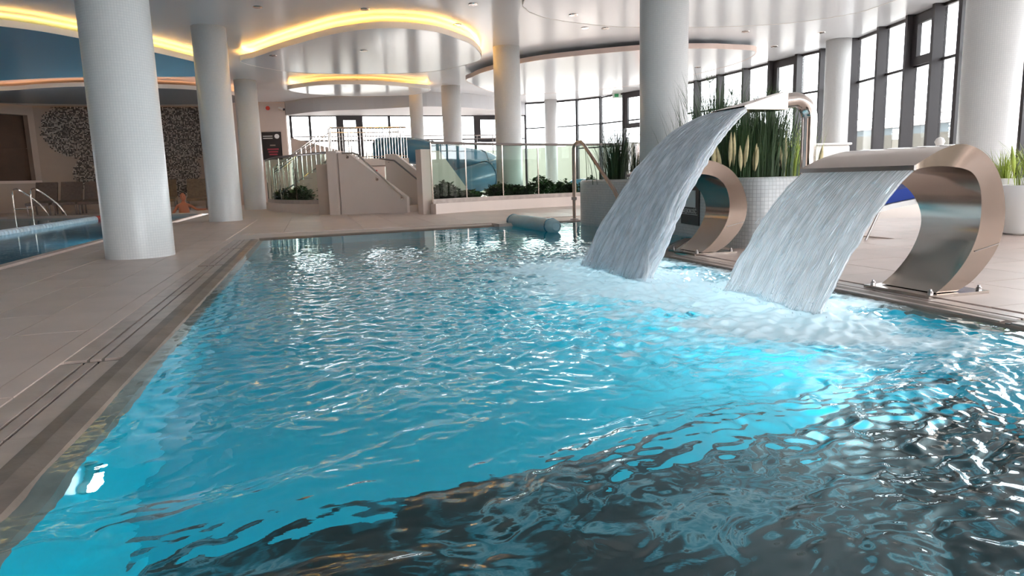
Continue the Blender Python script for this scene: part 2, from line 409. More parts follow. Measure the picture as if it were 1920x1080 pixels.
# straight back glazing (behind the bulkhead)
YB = 29.05
bxs = [aty(p, 205, YB)[0] for p in (543, 579, 631, 676, 728, 790, 852, 889, 938, 987)]
for i in range(len(bxs) - 1):
    op = (1.0, 3.40) if i == 2 else ((2.30, 3.40) if i == 7 else None)
    bay((bxs[i], YB), (bxs[i + 1], YB), 3.42, transoms=(2.42,), operable=op, depth=0.14, fw=0.10)
# curved glazing on the right
heads = [(987, 192), (1040, 190), (1083, 186), (1128, 181), (1172, 174), (1215, 167), (1262, 160), (1312, 151), (1355, 140), (1404, 128), (1453, 115), (1504, 102), (1552, 91), (1611, 71), (1664, 50), (1720, 28), (1772, 6), (1822, -14)]
hp = [gp(px, py, ZC)[:2] for px, py in heads]
hp[0] = np.array([9.1, 29.0])
ops = {4: (2.55, ZC - 0.04), 10: (2.6, ZC - 0.04), 15: (2.85, ZC - 0.04)}
for i in range(len(hp) - 1):
    bay(hp[i], hp[i + 1], ZC, transoms=(2.84,) if i not in (2, 3) else (2.84, 1.9), operable=ops.get(i), depth=0.16 if i < 6 else 0.26, fw=0.09 if i > 6 else 0.08)
rest = [hp[-1], (12.0, 9.2), (11.9, 7.6), (11.75, 6.0), (11.6, 4.4), (11.5, 2.8), (11.4, 1.2), (11.3, -0.4), (11.2, -2.5), (11.2, -5), (11.2, -8)]
rest += [(11.2 - 1.82 * k, -8) for k in range(1, 7)]  # unseen bays behind the camera, added to light the front faces
for i in range(len(rest) - 1): bay(rest[i], rest[i + 1], ZC, depth=0.26, fw=0.09)
# left dark window
W = thing('window_%d' % (win_n[0] + 1), None, None, (*(wl0 + wd * 3), 1.15), kind='structure')
rzl = math.atan2(wd[1], wd[0]); inn = np.array([wd[1], -wd[0]]);
if inn @ np.array([1, -1.]) < 0: inn = -inn
back = -inn * 0.12
def lw(s): return wl0 + wd * s + back
MB().box((*lw((S0 + S1) / 2 + 0.9), 2.35), (S1 - S0 - 1.8, 0.02, 2.4), rzl).build('pane', M_darkglass, W)
MB().box((*lw(S0 + 0.9), 2.95), (1.8, 0.03, 1.2), rzl).build('brown_panel', M_curtain, W)
MB().box((*lw(S0 + 0.9), 1.75), (1.8, 0.03, 1.18), rzl).build('brown_panel', M_curtain, W)
MB().box((*(lw((S0 + S1) / 2) + inn * 0.16), 1.10), (S1 - S0 + 0.4, 0.36, 0.10), rzl).build('window_sill', M_plaster, W)
MB().box((*(lw((S0 + S1) / 2) - inn * 0.25), 2.35), (S1 - S0 + 0.6, 0.1, 2.6), rzl).build('backing', M_curtain, W)

# ---------------------------------------------------------------- outside the glass
b = MB().box((8, 73, -0.25), (160, 80, 0.2)).box((54.3, 0, -0.25), (80, 66, 0.2)).box((8, -48.1, -0.25), (160, 80, 0.2)); addprops(b.build('ground_outside', M_out_ground), kind='structure')
par = [(-6, 36), (4, 36), (10, 35.5), (15, 31), (18.5, 24), (18.9, 16), (17.8, 9), (16, 0), (15.5, -8)]
terrace = thing('terrace_wall', 'cream terrace wall with metal rails seen outside the windows', 'wall', (10, 35.5, 0))
parz = [2.2, 2.2, 2.25, 2.3, 1.95, 1.75, 1.6, 1.6, 1.6]
parc = catmull([(*p, z) for p, z in zip(par, parz)], k=5)
for i in range(0, len(parc) - 1):
    seg = parc[i:i + 2]
    e = (seg[1] - seg[0]) * 0.006
    MB().wallrun([seg[0][:2] + e[:2], seg[1][:2] - e[:2]], -0.1, [seg[0][2], seg[1][2]], 0.15).build('wall_panel', M_out_wall, terrace)
for dz in (0.35, 0.6):
    MB().tube([(p[0], p[1], p[2] + dz) for p in parc], 0.018, 6).build('rail', M_steel_dark, terrace)
for p in parc[::2]: MB().tube([(p[0], p[1], p[2] - 0.1), (p[0], p[1], p[2] + 0.62)], 0.02, 6).build('rail_post', M_steel_dark, terrace)
hse = thing('far_house', 'pale blue grey building far outside the right windows', 'building', (42, 36, 0))
MB().box((42, 36, 1.6), (9, 14, 3.6)).build('wall', M_out_house, hse)
MB().box((42, 36, 3.45), (9.4, 14.4, 0.12)).build('roof', M_plaster, hse)
for k in range(4): MB().box((37.45, 31 + k * 3.2, 1.9), (0.1, 1.1, 1.2)).build('window', M_darkglass, hse)
op = thing('orange_post', 'slim orange post standing outside behind the tall grass', 'post', (11.9, 29.4, -0.1))
b = MB().box((14.2, 28.3, 0.95), (0.32, 0.18, 2.1), -0.9).build('shaft', M_orange, op); MB().box((14.2, 28.3, 2.03), (0.38, 0.24, 0.06), -0.9).build('cap', M_orange, op)

# ================================================================ COLUMNS
def column(x, y, r, label, z0=-0.02, z1=ZC + 0.02):
    n = 48; mb = MB(); zs = [z0, z0 + 0.015, z1]
    rs = [r, r, r]
    vs = [(x + q * math.cos(2 * math.pi * k / n), y + q * math.sin(2 * math.pi * k / n), z) for z, q in zip(zs, rs) for k in range(n)]
    fs = [(i * n + k, i * n + (k + 1) % n, (i + 1) * n + (k + 1) % n, (i + 1) * n + k) for i in range(2) for k in range(n)]
    fs += [tuple(range(n - 1, -1, -1)), tuple(range(2 * n, 3 * n))]
    mb.add([(a - x, b_ - y, c_) for a, b_, c_ in vs], fs)
    o = mb.build('column', M_colmosaic, smooth=False); o.location = (x, y, 0)
    for p in o.data.polygons: p.use_smooth = abs(p.normal.z) < 0.5
    uvl = o.data.uv_layers.new(name='UVMap')
    for p in o.data.polygons:
        a0 = None
        for li in p.loop_indices:
            co = o.data.vertices[o.data.loops[li].vertex_index].co; a = math.atan2(co.y, co.x)
            if a0 is None: a0 = a
            if a - a0 > math.pi: a -= 2 * math.pi
            if a - a0 < -math.pi: a += 2 * math.pi
            uvl.data[li].uv = (a * r, co.z)
    return addprops(o, label, 'column', 'mosaic columns')
column(-1.78, 8.1, 0.33, 'large white mosaic column between the lap pool and the near pool, closest on the left')
column(-1.76, 15.7, 0.33, 'white mosaic column second in the row along the lap pool')
column(-1.70, 23.2, 0.33, 'white mosaic column third in the row, beside the curved glass screen')
column(4.9, 9.06, 0.335, 'large white mosaic column rising from the tiled grass planter')
column(4.86, 16.95, 0.33, 'white mosaic column behind the glass screen with low green bushes')
column(4.86, 24.0, 0.33, 'white mosaic column in front of the blue water slide')
column(3.80, 25.05, 0.235, 'slim white column behind the slide platform railing')
column(9.86, 27.9, 0.26, 'slim white column in front of the curved glazing beyond the pool handrail')
column(12.98, 14.95, 0.32, 'white column standing against the right glazing behind the bent pipe fountain')
column(8.95, 7.45, 0.345, 'large white column at the right edge behind the potted plants')

# ================================================================ HUNG CEILING PANELS
def hung(name_label, outline_px, extra=None, face=M_panel, edge=M_fascia, led=None, led_range=None, th=0.085):
    pts = [gp(px, py, ZP)[:2] for px, py in outline_px]
    if extra: pts += [np.array(p) for p in extra]
    cv = [tuple(p) for p in catmull(pts, closed=True, k=8)]
    cx = sum(p[0] for p in cv) / len(cv); cy = sum(p[1] for p in cv) / len(cv)
    t = thing('ceiling_panel', name_label, 'ceiling panel', (cx, cy, ZP), 'hung ceiling panels')
    n = len(cv)
    a = sum(cv[i][0] * cv[(i + 1) % n][1] - cv[(i + 1) % n][0] * cv[i][1] for i in range(n))
    if a < 0: cv = cv[::-1]
    vs = [(*p, ZP) for p in cv] + [(*p, ZP + th) for p in cv]
    mb = MB().add(vs, [tuple(range(n - 1, -1, -1)), tuple(range(n, 2 * n))])
    mb.build('membrane', face, t)
    band = MB()
    P = [np.array(p) for p in cv]
    out = []
    for i in range(n):
        tg = P[(i + 1) % n] - P[i - 1]; tg /= np.linalg.norm(tg) + 1e-9; out.append(np.array([tg[1], -tg[0]]))
    ring = []
    for i in range(n):
        o0 = P[i] + out[i] * 0.002; o1 = P[i] + out[i] * 0.02
        ring += [(*o0, ZP - 0.004), (*o1, ZP - 0.004), (*o1, ZP + th + 0.032), (*o0, ZP + th + 0.032)]
    fs = [(4 * i + k, 4 * ((i + 1) % n) + k, 4 * ((i + 1) % n) + (k + 1) % 4, 4 * i + (k + 1) % 4) for i in range(n) for k in range(4)]
    band.add(ring, fs); band.build('edge_band', edge, t)
    if led:
        lp = [P[i] - out[i] * 0.05 for i in range(n)]
        MB().tube([(*p, ZP + th + 0.02) for p in lp], 0.014, 5, closed=True).build('led_strip', led, t)
    for k in range(3):
        q = 2 * math.pi * k / 3
        p = np.array([cx, cy]) * 0.5 + P[int(n * k / 3)] * 0.5
        MB().tube([(*p, ZP + th), (*p, ZC)], 0.02, 6).build('hanger', M_steel_dark, t)
    return t
hung('lit oval ceiling panel with a warm yellow cove in the middle of the ceiling',
     [(452, 115), (478, 107), (530, 90), (608, 68), (660, 58), (712, 53), (765, 54), (817, 60), (856, 72), (887, 86), (902, 107), (888, 117), (830, 131), (765, 137), (660, 139), (560, 136), (490, 126)], led=M_led)
hung('small far ceiling panel with a yellow lit cove above the slide platform',
     [(541, 169), (561, 164), (608, 159), (660, 158), (712, 159), (765, 163), (806, 168), (770, 178), (660, 180), (580, 176)], led=M_led_small)
hung('large unlit ceiling panel with a tan rim towards the right windows',
     [(879, 154), (889, 143), (915, 133), (980, 118), (1058, 107), (1199, 94), (1290, 91), (1365, 92), (1417, 98), (1370, 122), (1250, 150), (1100, 170), (950, 176)], edge=M_fascia_tan)
hung('ceiling panel over the fountains running out at the top of the picture',
     [(985, 0), (988, 17), (1000, 25), (1037, 36), (1121, 47), (1200, 51), (1350, 50), (1480, 43), (1600, 25), (1680, 0)], [(10.2, 6.5), (9.0, 3.5), (6.5, 3.0), (4.2, 5.5), (3.5, 9.0)], led=None)
hung('ceiling panel with painted blue pool reflection and a bright yellow cove over the lap pool',
     [(-170, 36), (-90, 41), (0, 49), (78, 59), (156, 73), (279, 96), (365, 116), (410, 130), (375, 143), (165, 144), (0, 151)], [(-10.5, 23.6), (-13, 22), (-13, 17), (-9.5, 14.2)], face=M_panel_poolsheen, led=M_led)
hung('grey ceiling panel with a pale rim above the mosaic wall',
     [(0, 170), (78, 165), (166, 162), (289, 165), (372, 169), (443, 180)], [(-2.4, 27.2), (-5.5, 28.0), (-9.5, 27.5), (-13.0, 25.8), (-12, 25.0)], face=M_panel_grey, led=M_led_dim)
# recessed downlights
dl = [('near the large left column', 483, 13), ('above the middle oval cove', 684, 17), ('left of the far right panel rim', 887, 8), ('just outside the oval cove on the right', 857, 46)]
dlp = [('on the middle oval panel', 682, 95), ('on the middle oval panel near its left tip', 512, 104), ('on the fountain panel left side', 1075, 28), ('on the rim side of the tan panel', 1135, 53), ('above the tan panel', 1097, 52), ('on the tan panel by the big column', 1308, 126), ('right of the tan panel near the windows', 1420, 37), ('near the right windows above the column', 1540, 61), ('near the right windows', 1398, 59), ('between the tan panel and the right windows', 1452, 87)]
for i, (w, px, py) in enumerate(dl + dlp):
    z = ZC if i < 4 or i in (7, 8, 10, 11, 12, 13) else ZP
    p = gp(px, py, z)
    t = thing('downlight', 'small round recessed downlight ' + w, 'downlight', p, 'recessed downlights')
    mb = MB(); mb.lathe((p[0], p[1], z - 0.012), [(0.055, 0.002), (0.06, 0.0), (0.085, 0.0), (0.09, 0.012)], 20); mb.build('trim_ring', M_chrome, t)
    MB().lathe((p[0], p[1], z - 0.008), [(0.01, 0.0), (0.054, 0.0), (0.054, 0.006)], 16).build('lens', M_white, t)

# ================================================================ GUTTERS
def gutter(x_in, sgn, sections, label):
    """three long slats over a dark channel; sgn -1 runs away to the left of the water"""
    for k, (y0, y1, lab) in enumerate(sections):
        xs = [(0.012, 0.085), (0.097, 0.140), (0.152, 0.235)]
        xc = x_in + sgn * 0.17
        t = thing('gutter_grate', lab, 'gutter grate', (xc, (y0 + y1) / 2, 0), 'overflow gutter grates')
        MB().box((x_in + sgn * 0.125, (y0 + y1) / 2, -0.06), (0.25, y1 - y0, 0.05)).build('channel', M_dark, t)
        nseg = max(1, round((y1 - y0) / 0.9)); dl_ = (y1 - y0 - 0.05) / nseg
        for (a, c_) in xs:
            for j in range(nseg):
                MB().box((x_in + sgn * (a + c_) / 2, y0 + 0.05 + (j + 0.5) * dl_, -0.018 + random.uniform(-0.001, 0.001)), (c_ - a, dl_ - 0.004, 0.03)).build('slat', M_slat, t)
        MB().box((x_in + sgn * 0.125, y0 + 0.012, -0.02), (0.24, 0.02, 0.025)).build('cross_bar', M_dark, t)
gutter(XL - 0.085, -1, [(-0.6, 3.16, 'brown slatted gutter grate nearest in the lower left corner'), (3.16, 6.75, 'brown slatted gutter grate in the middle of the left pool edge'), (6.75, 8.5, 'short brown slatted gutter grate third along the left pool edge'), (8.5, 9.95, 'brown slatted gutter grate at the far end of the left pool edge')], '')
gutter(XR + 0.0, 1, [(0.2, 2.3, 'slatted gutter grate at the right picture edge beside the pool'), (2.3, 4.1, 'slatted gutter grate under the lip of the near cobra fountain'), (4.1, 5.4, 'slatted gutter grate beside the base of the far cobra fountain')], '')

# ================================================================ POOL WATER
def dirwaves(X, Y, n, lmin, lmax, ang0, spread, seed, p=1.0):
    r = np.random.default_rng(seed); out = np.zeros_like(X)
    for i in range(n):
        L = lmin * (lmax / lmin) ** r.random(); a = ang0 + spread * r.standard_normal(); k = 2 * math.pi / L
        out += (L / lmax) ** p * np.sin(k * (X * math.cos(a) + Y * math.sin(a)) + r.random() * 6.28)
    return out / math.sqrt(n)
def smooth01(t): t = np.clip(t, 0, 1); return t * t * (3 - 2 * t)
def inside(poly, X, Y, grow=0.0):
    res = np.zeros(X.shape, bool); n = len(poly)
    for i in range(n):
        x0, y0 = poly[i]; x1, y1 = poly[(i + 1) % n]
        cond = ((y0 > Y) != (y1 > Y))
        with np.errstate(divide='ignore', invalid='ignore'):
            xi = (x1 - x0) * (Y - y0) / (y1 - y0) + x0
        res ^= cond & (X < xi)
    return res
ys = [-2.55]
while ys[-1] < 0.75: ys.append(ys[-1] + 0.05)
while ys[-1] < 10.85: ys.append(ys[-1] + 0.0032 * abs(ys[-1]) + 0.0022)
ys = np.array(ys); xs = np.arange(XL - 0.03, 4.75, 0.0095)
X, Y = np.meshgrid(xs, ys)
wx = X + 0.10 * dirwaves(X, Y, 10, 0.5, 1.8, 0.4, 2.0, 1); wy = Y + 0.10 * dirwaves(X, Y, 10, 0.5, 1.8, 1.9, 2.0, 2)
FA = np.array([2.02, 4.45]); FB = np.array([2.33, 3.14]); FC = np.array([2.25, 5.3])
def segd(X, Y, a, b_):
    a = np.array(a); b_ = np.array(b_); d = b_ - a; t = np.clip(((X - a[0]) * d[0] + (Y - a[1]) * d[1]) / (d @ d), 0, 1)
    return np.hypot(X - a[0] - t * d[0], Y - a[1] - t * d[1])
dA = segd(X, Y, (2.02, 4.0), (2.12, 5.1)); dB = segd(X, Y, (2.32, 2.78), (2.34, 3.55))
churn = np.exp(-(np.minimum(dA, dB) / 1.5) ** 2)
far_calm = 1 - smooth01((Y - 5.8) / 2.8)
near_calm = smooth01((Y - 1.55) / 1.3)
swell = 0.0050 * dirwaves(wx, wy, 22, 0.30, 1.3, 1.75, 0.55, 3, 0.9)
chopn = 1 - np.abs(dirwaves(wx, wy, 26, 0.10, 0.42, 1.5, 0.9, 4, 0.8)); chop2 = dirwaves(wx, wy, 30, 0.06, 0.20, 1.4, 1.1, 5, 0.8)
A = (0.42 + 0.8 * churn) * far_calm * near_calm
hgt = swell * (0.12 + 1.1 * far_calm) + A * (0.0080 * chopn + 0.0062 * chop2 + 0.0040 * dirwaves(wx, wy, 28, 0.045, 0.10, 1.45, 1.0, 15, 0.6))
nearw = 1 - smooth01((Y - 1.5) / 1.1)
rgt = smooth01((X - 0.2) / 1.3)
hgt += nearw * ((0.0085 + 0.003 * rgt) * dirwaves(wx, wy, 14, 0.22, 0.65, 1.85, 0.30, 6, 0.9)
                + (0.0022 + 0.0048 * rgt) * dirwaves(wx + 0.06 * chop2, wy, 20, 0.08, 0.22, 2.05, 0.35, 7, 0.8)
                + (0.0006 + 0.0016 * rgt) * dirwaves(wx, wy, 20, 0.035, 0.08, 1.9, 0.6, 17, 0.8))
hgt += (1 - far_calm) * 0.0009 * dirwaves(wx, wy, 26, 0.10, 0.30, 1.57, 0.35, 8, 0.8)
foamn = dirwaves(X, Y, 30, 0.05, 0.25, 0.0, 2.5, 9, 0.6); foaml = dirwaves(wx, wy, 20, 0.2, 0.8, 0.0, 2.5, 10, 0.7)
mound = np.exp(-(dA / 0.24) ** 2) * 0.055 + np.exp(-(dB / 0.20) ** 2) * 0.035
hgt += mound * (0.75 + 0.30 * foaml + 0.30 * foamn)
foam = np.clip(1.5 * np.exp(-(dA / 0.42) ** 2) + 1.5 * np.exp(-(dB / 0.36) ** 2) + 0.35 * foamn * np.exp(-(np.minimum(dA, dB) / 0.6) ** 2), 0, 1)
haze = np.clip(0.72 * np.exp(-(np.minimum(dA, dB) / 0.9) ** 2) * (1 + 0.55 * foaml), 0, 0.8)
crest = np.clip((chopn * 0.6 + 0.35 * foamn - 0.62) * 1.6, 0, 1) * (0.25 + churn) * far_calm * near_calm * 0.9
calm_right = 1 - smooth01((X - 2.45) / 0.3) * (1 - smooth01((Y - 2.75) / 0.3))
spread = 0.24 * far_calm * near_calm * (0.4 + 0.6 * np.exp(-(np.minimum(dA, dB) / 2.0) ** 2))
foam = np.clip((np.maximum(np.maximum(foam, haze), spread) + crest) * (0.15 + 0.85 * calm_right), 0, 0.97)
edge_fade = np.minimum(np.minimum((X - XL) / 0.15, (yfar(X) - Y) / 0.2), np.where(Y < 5.6, (XR - X) / 0.15, 1.0))
hgt *= 0.25 + 0.75 * smooth01(edge_fade)
Z = -0.020 + hgt
okv = inside([(p[0] + (0.03 if p[0] > 0 else -0.03), p[1] + (0.03 if p[1] > 0 else 0)) for p in POOL], X, Y)
ny, nx = X.shape
idx = np.arange(ny * nx).reshape(ny, nx)
q = np.stack([idx[:-1, :-1], idx[:-1, 1:], idx[1:, 1:], idx[1:, :-1]], -1).reshape(-1, 4)
keep = okv.ravel()[q].sum(1) >= 3
q = q[keep]
used = np.zeros(ny * nx, bool); used[q.ravel()] = True
remap = np.cumsum(used) - 1; q = remap[q]
V = np.stack([X.ravel(), Y.ravel(), Z.ravel()], 1)[used]; FO = foam.ravel()[used]
def fast_mesh(name, V, Q, attrs=None):
    me = bpy.data.meshes.new(name); me.vertices.add(len(V)); me.vertices.foreach_set('co', V.astype(np.float32).ravel())
    k = Q.shape[1]
    me.loops.add(len(Q) * k); me.loops.foreach_set('vertex_index', Q.astype(np.int32).ravel())
    me.polygons.add(len(Q)); me.polygons.foreach_set('loop_start', np.arange(0, len(Q) * k, k, dtype=np.int32)); me.polygons.foreach_set('loop_total', np.full(len(Q), k, dtype=np.int32))
    me.polygons.foreach_set('use_smooth', np.ones(len(Q), bool))
    for nme, arr in (attrs or {}).items():
        at = me.attributes.new(nme, 'FLOAT', 'POINT'); at.data.foreach_set('value', arr.astype(np.float32))
    me.update(calc_edges=True); me.validate(); return me
def water_mat(name, tint, foamcol=(0.90, 0.93, 0.97), bump=0.13, bscale=26.0, rough=0.015):
    M = bpy.data.materials.new(name); M.use_nodes = True; nt = M.node_tree
    nt.nodes.remove(nt.nodes['Principled BSDF']); o = nt.nodes['Material Output']
    gl = nt.nodes.new('ShaderNodeBsdfGlass'); gl.inputs['IOR'].default_value = 1.33; gl.inputs['Roughness'].default_value = rough; gl.inputs['Color'].default_value = (*tint, 1)
    tc = nt.nodes.new('ShaderNodeTexCoord'); mp = nt.nodes.new('ShaderNodeMapping'); mp.inputs['Scale'].default_value = (0.6, 1.3, 1)
    n = nt.nodes.new('ShaderNodeTexNoise'); n.inputs['Scale'].default_value = bscale; n.inputs['Detail'].default_value = 3; n.inputs['Distortion'].default_value = 0.4
    nt.links.new(tc.outputs['Object'], mp.inputs['Vector']); nt.links.new(mp.outputs['Vector'], n.inputs['Vector'])
    bp = nt.nodes.new('ShaderNodeBump'); bp.inputs['Strength'].default_value = bump; bp.inputs['Distance'].default_value = 0.004
    nt.links.new(n.outputs['Fac'], bp.inputs['Height']); nt.links.new(bp.outputs['Normal'], gl.inputs['Normal'])
    at = nt.nodes.new('ShaderNodeAttribute'); at.attribute_name = 'foam'
    n3 = nt.nodes.new('ShaderNodeTexNoise'); n3.inputs['Scale'].default_value = 16; n3.inputs['Detail'].default_value = 7; n3.inputs['Roughness'].default_value = 0.62; n3.inputs['Distortion'].default_value = 0.8; nt.links.new(mp.outputs['Vector'], n3.inputs['Vector'])
    ad = nt.nodes.new('ShaderNodeMath'); ad.operation = 'ADD'; nt.links.new(n3.outputs['Fac'], ad.inputs[0]); nt.links.new(at.outputs['Fac'], ad.inputs[1])
    sb = nt.nodes.new('ShaderNodeMath'); sb.operation = 'MULTIPLY_ADD'; sb.inputs[1].default_value = 2.1; sb.inputs[2].default_value = -1.33; sb.use_clamp = True; nt.links.new(ad.outputs[0], sb.inputs[0])
    gt = nt.nodes.new('ShaderNodeMath'); gt.operation = 'MULTIPLY'; gt.inputs[1].default_value = 6.0; gt.use_clamp = True; nt.links.new(at.outputs['Fac'], gt.inputs[0])
    mu = nt.nodes.new('ShaderNodeMath'); mu.operation = 'MULTIPLY'; mu.use_clamp = True
    nt.links.new(sb.outputs[0], mu.inputs[0]); nt.links.new(gt.outputs[0], mu.inputs[1])
    pd = nt.nodes.new('ShaderNodeBsdfPrincipled'); pd.inputs['Base Color'].default_value = (*foamcol, 1); pd.inputs['Roughness'].default_value = 0.35
    tl = nt.nodes.new('ShaderNodeBsdfTranslucent'); tl.inputs['Color'].default_value = (*foamcol, 1)
    pf = nt.nodes.new('ShaderNodeMixShader'); pf.inputs['Fac'].default_value = 0.35; nt.links.new(pd.outputs[0], pf.inputs[1]); nt.links.new(tl.outputs[0], pf.inputs[2])
    mx = nt.nodes.new('ShaderNodeMixShader'); nt.links.new(mu.outputs[0], mx.inputs['Fac']); nt.links.new(gl.outputs[0], mx.inputs[1]); nt.links.new(pf.outputs[0], mx.inputs[2])
    nt.links.new(mx.outputs[0], o.inputs['Surface'])
    return M
M_water = water_mat('pool_water', (0.90, 0.98, 1.0))
M_lapwater = water_mat('lap_water', (0.80, 0.92, 0.95), bump=0.35, bscale=9)
me = fast_mesh('pool_water', V, q, {'foam': FO}); me.materials.append(M_water)
wo = bpy.data.objects.new('pool_water', me); C.objects.link(wo)
addprops(wo, 'turquoise churned water filling the near pool', 'water', kind='stuff')
b = MB().add([(p[0], p[1], -0.05) for p in LAP], [tuple(range(len(LAP)))])
lw_o = b.build('lap_pool_water', M_lapwater); at = lw_o.data.attributes.new('foam', 'FLOAT', 'POINT')
addprops(lw_o, 'dark blue calm water of the lap pool on the left', 'water', kind='stuff')
# underwater lamps in the basin walls; near-end and lap ones unseen, added for light
LAMPS = [(XL, 2.3, -0.42, (1, 0), 'left wall, glinting at the lower left'), (XR, 3.3, -0.6, (-1, 0), 'right wall below the near cobra fountain'), (XR, 4.9, -0.6, (-1, 0), 'right wall below the pipe fountain'),
         (0.2, -2.6, -0.6, (0, 1), 'near end wall on the left, added out of view for light'), (1.2, -2.6, -0.6, (0, 1), 'near end wall in the middle, added out of view for light'), (2.2, -2.6, -0.6, (0, 1), 'near end wall on the right, added out of view for light'),
         (LAPX, 8.0, -0.6, (-1, 0), 'side wall of the lap pool, nearest, added out of view for light'), (LAPX, 13.0, -0.6, (-1, 0), 'side wall of the lap pool, midway, added out of view for light'), (LAPX, 18.0, -0.6, (-1, 0), 'side wall of the lap pool, far end, added out of view for light')]
for i, (x, y, z, nv_, w) in enumerate(LAMPS):
    t = thing('pool_lamp', 'round underwater lamp set in the pool ' + w, 'pool lamp', (x, y, z), 'underwater pool lamps')
    def disc(r0, x0, x1):
        n = 20; vs = [(x + nv_[0] * xx + nv_[1] * r0 * math.cos(2 * math.pi * k / n), y + nv_[1] * xx + nv_[0] * r0 * math.cos(2 * math.pi * k / n), z + r0 * math.sin(2 * math.pi * k / n)) for xx in (x0, x1) for k in range(n)]
        return MB().add(vs, [tuple(range(n)), tuple(range(2 * n - 1, n - 1, -1))] + [(k, (k + 1) % n, n + (k + 1) % n, n + k) for k in range(n)])
    disc(0.13 if i else 0.045, 0.0, 0.02).build('lamp_ring', M_chrome, t); disc(0.10 if i else 0.032, 0.02, 0.035).build('lens', M_poollamp_soft if i == 0 else (M_poollamp_lap if i > 5 else (M_poollamp_side if i < 3 else M_poollamp)), t)

# ================================================================ COBRA FOUNTAINS
OUT = [(3.40, 0.02), (3.50, 0.07), (3.60, 0.16), (3.67, 0.26), (3.70, 0.37), (3.685, 0.47), (3.63, 0.58), (3.54, 0.68), (3.42, 0.755), (3.28, 0.80), (3.14, 0.812), (3.00, 0.785), (2.90, 0.748), (2.82, 0.712)]
INN = [(3.25, 0.02), (3.34, 0.08), (3.43, 0.17), (3.49, 0.265), (3.52, 0.36), (3.515, 0.45), (3.48, 0.54), (3.42, 0.61), (3.33, 0.665), (3.22, 0.69), (3.11, 0.70), (3.00, 0.705), (2.90, 0.702), (2.82, 0.690)]
def cobra(yc, label):
    t = thing('cobra_fountain', label, 'fountain', (3.4, yc, 0), 'steel cobra fountains')
    oc = catmull(OUT, k=4); ic = catmull(INN, k=4); n = len(oc)
    hw = [0.19 + 0.22 * smooth01(np.array((i / (n - 1) - 0.30) / 0.68)) for i in range(n)]
    b = MB(); ins = 0.022
    for (cv, s_) in ((oc, 0), (ic, 0)):
        vs = []
        for i in range(n): vs += [(cv[i][0], yc - hw[i], cv[i][1]), (cv[i][0], yc + hw[i], cv[i][1])]
        b.add(vs, [(2 * i, 2 * i + 2, 2 * i + 3, 2 * i + 1) for i in range(n - 1)])
    autosmooth(b.build('shell', M_steel, t), 50)
    for sg in (-1, 1):
        vs = []
        for i in range(n): vs += [(oc[i][0], yc + sg * hw[i], oc[i][1]), (ic[i][0], yc + sg * hw[i], ic[i][1])]
        autosmooth(MB().add(vs, [(2 * i, 2 * i + 2, 2 * i + 3, 2 * i + 1) for i in range(n - 1)]).build('side_cheek', M_cheek, t), 50)
    i = n - 1
    MB().box((2.825, yc, 0.701), (0.014, 2 * hw[i], 0.024)).build('outlet_lip', M_steel_dark, t)
    bp_o = MB().box((3.37, yc, 0.008), (0.42, 0.46, 0.016)).build('base_plate', M_steel, t)
    for dx in (-0.17, 0.17):
        for dy in (-0.2, 0.2):
            MB().lathe((3.37 + dx, yc + dy, 0.016), [(0.014, 0), (0.014, 0.014), (0.009, 0.02), (0.008, 0.03)], 8).build('bolt', M_steel_dark, bp_o)
    # seam on the cheek
    p = [(3.66, yc - 0.193, 0.25), (3.60, yc - 0.193, 0.20), (3.46, yc - 0.193, 0.28)]
    MB().tube([(3.70 - 0.03, yc - 0.192, 0.27), (3.50, yc - 0.192, 0.235)], 0.003, 5).build('seam', M_steel_dark, t)
    return t
cobra(3.12, 'large polished steel cobra fountain on the right pool edge, pouring a wide water sheet')
cobra(5.50, 'smaller looking far steel cobra fountain half hidden behind the tall waterfall')
# bent pipe fountain with flat fan nozzle
px_, py_ = 3.66, 4.50
zt = aty(1500, 182, 4.5)[2]
t = thing('pipe_fountain', 'tall bent steel pipe fountain with a flat fan nozzle', 'fountain', (px_, py_, 0))
path = [(px_, py_, 0.0), (px_, py_, 0.6), (px_, py_, zt - 0.16)]
for k in range(1, 9):
    q_ = math.pi / 2 * k / 8; path.append((px_ - 0.14 * (1 - math.cos(q_)), py_, zt - 0.16 + 0.14 * math.sin(q_)))
path.append((px_ - 0.26, py_, zt - 0.035))
autosmooth(MB().tube(path, 0.056, 20).build('pipe', M_chrome, t), 60)
MB().lathe((px_, py_, 0), [(0.13, 0), (0.13, 0.015), (0.07, 0.02), (0.065, 0.05)], 24).build('base_flange', M_steel, t)
lipx = 2.95; lipz = gp(1364, 209, 1.14)[2]
zn = zt - 0.03
b = MB(); secs = []
for k in range(7):
    s_ = k / 6; x = (px_ - 0.24) + (lipx - (px_ - 0.24)) * s_; w = 0.06 + 0.15 * s_; h = 0.055 * (1 - s_) + 0.012; z = zn + (1.150 - zn) * s_
    secs += [(x, py_ - w, z - h), (x, py_ + w, z - h), (x, py_ + w, z + h), (x, py_ - w, z + h)]
b.add(secs, [(4 * i + k, 4 * i + 4 + k, 4 * i + 4 + (k + 1) % 4, 4 * i + (k + 1) % 4) for i in range(6) for k in range(4)] + [(0, 3, 2, 1)])
b.build('fan_nozzle', M_cheek, t)

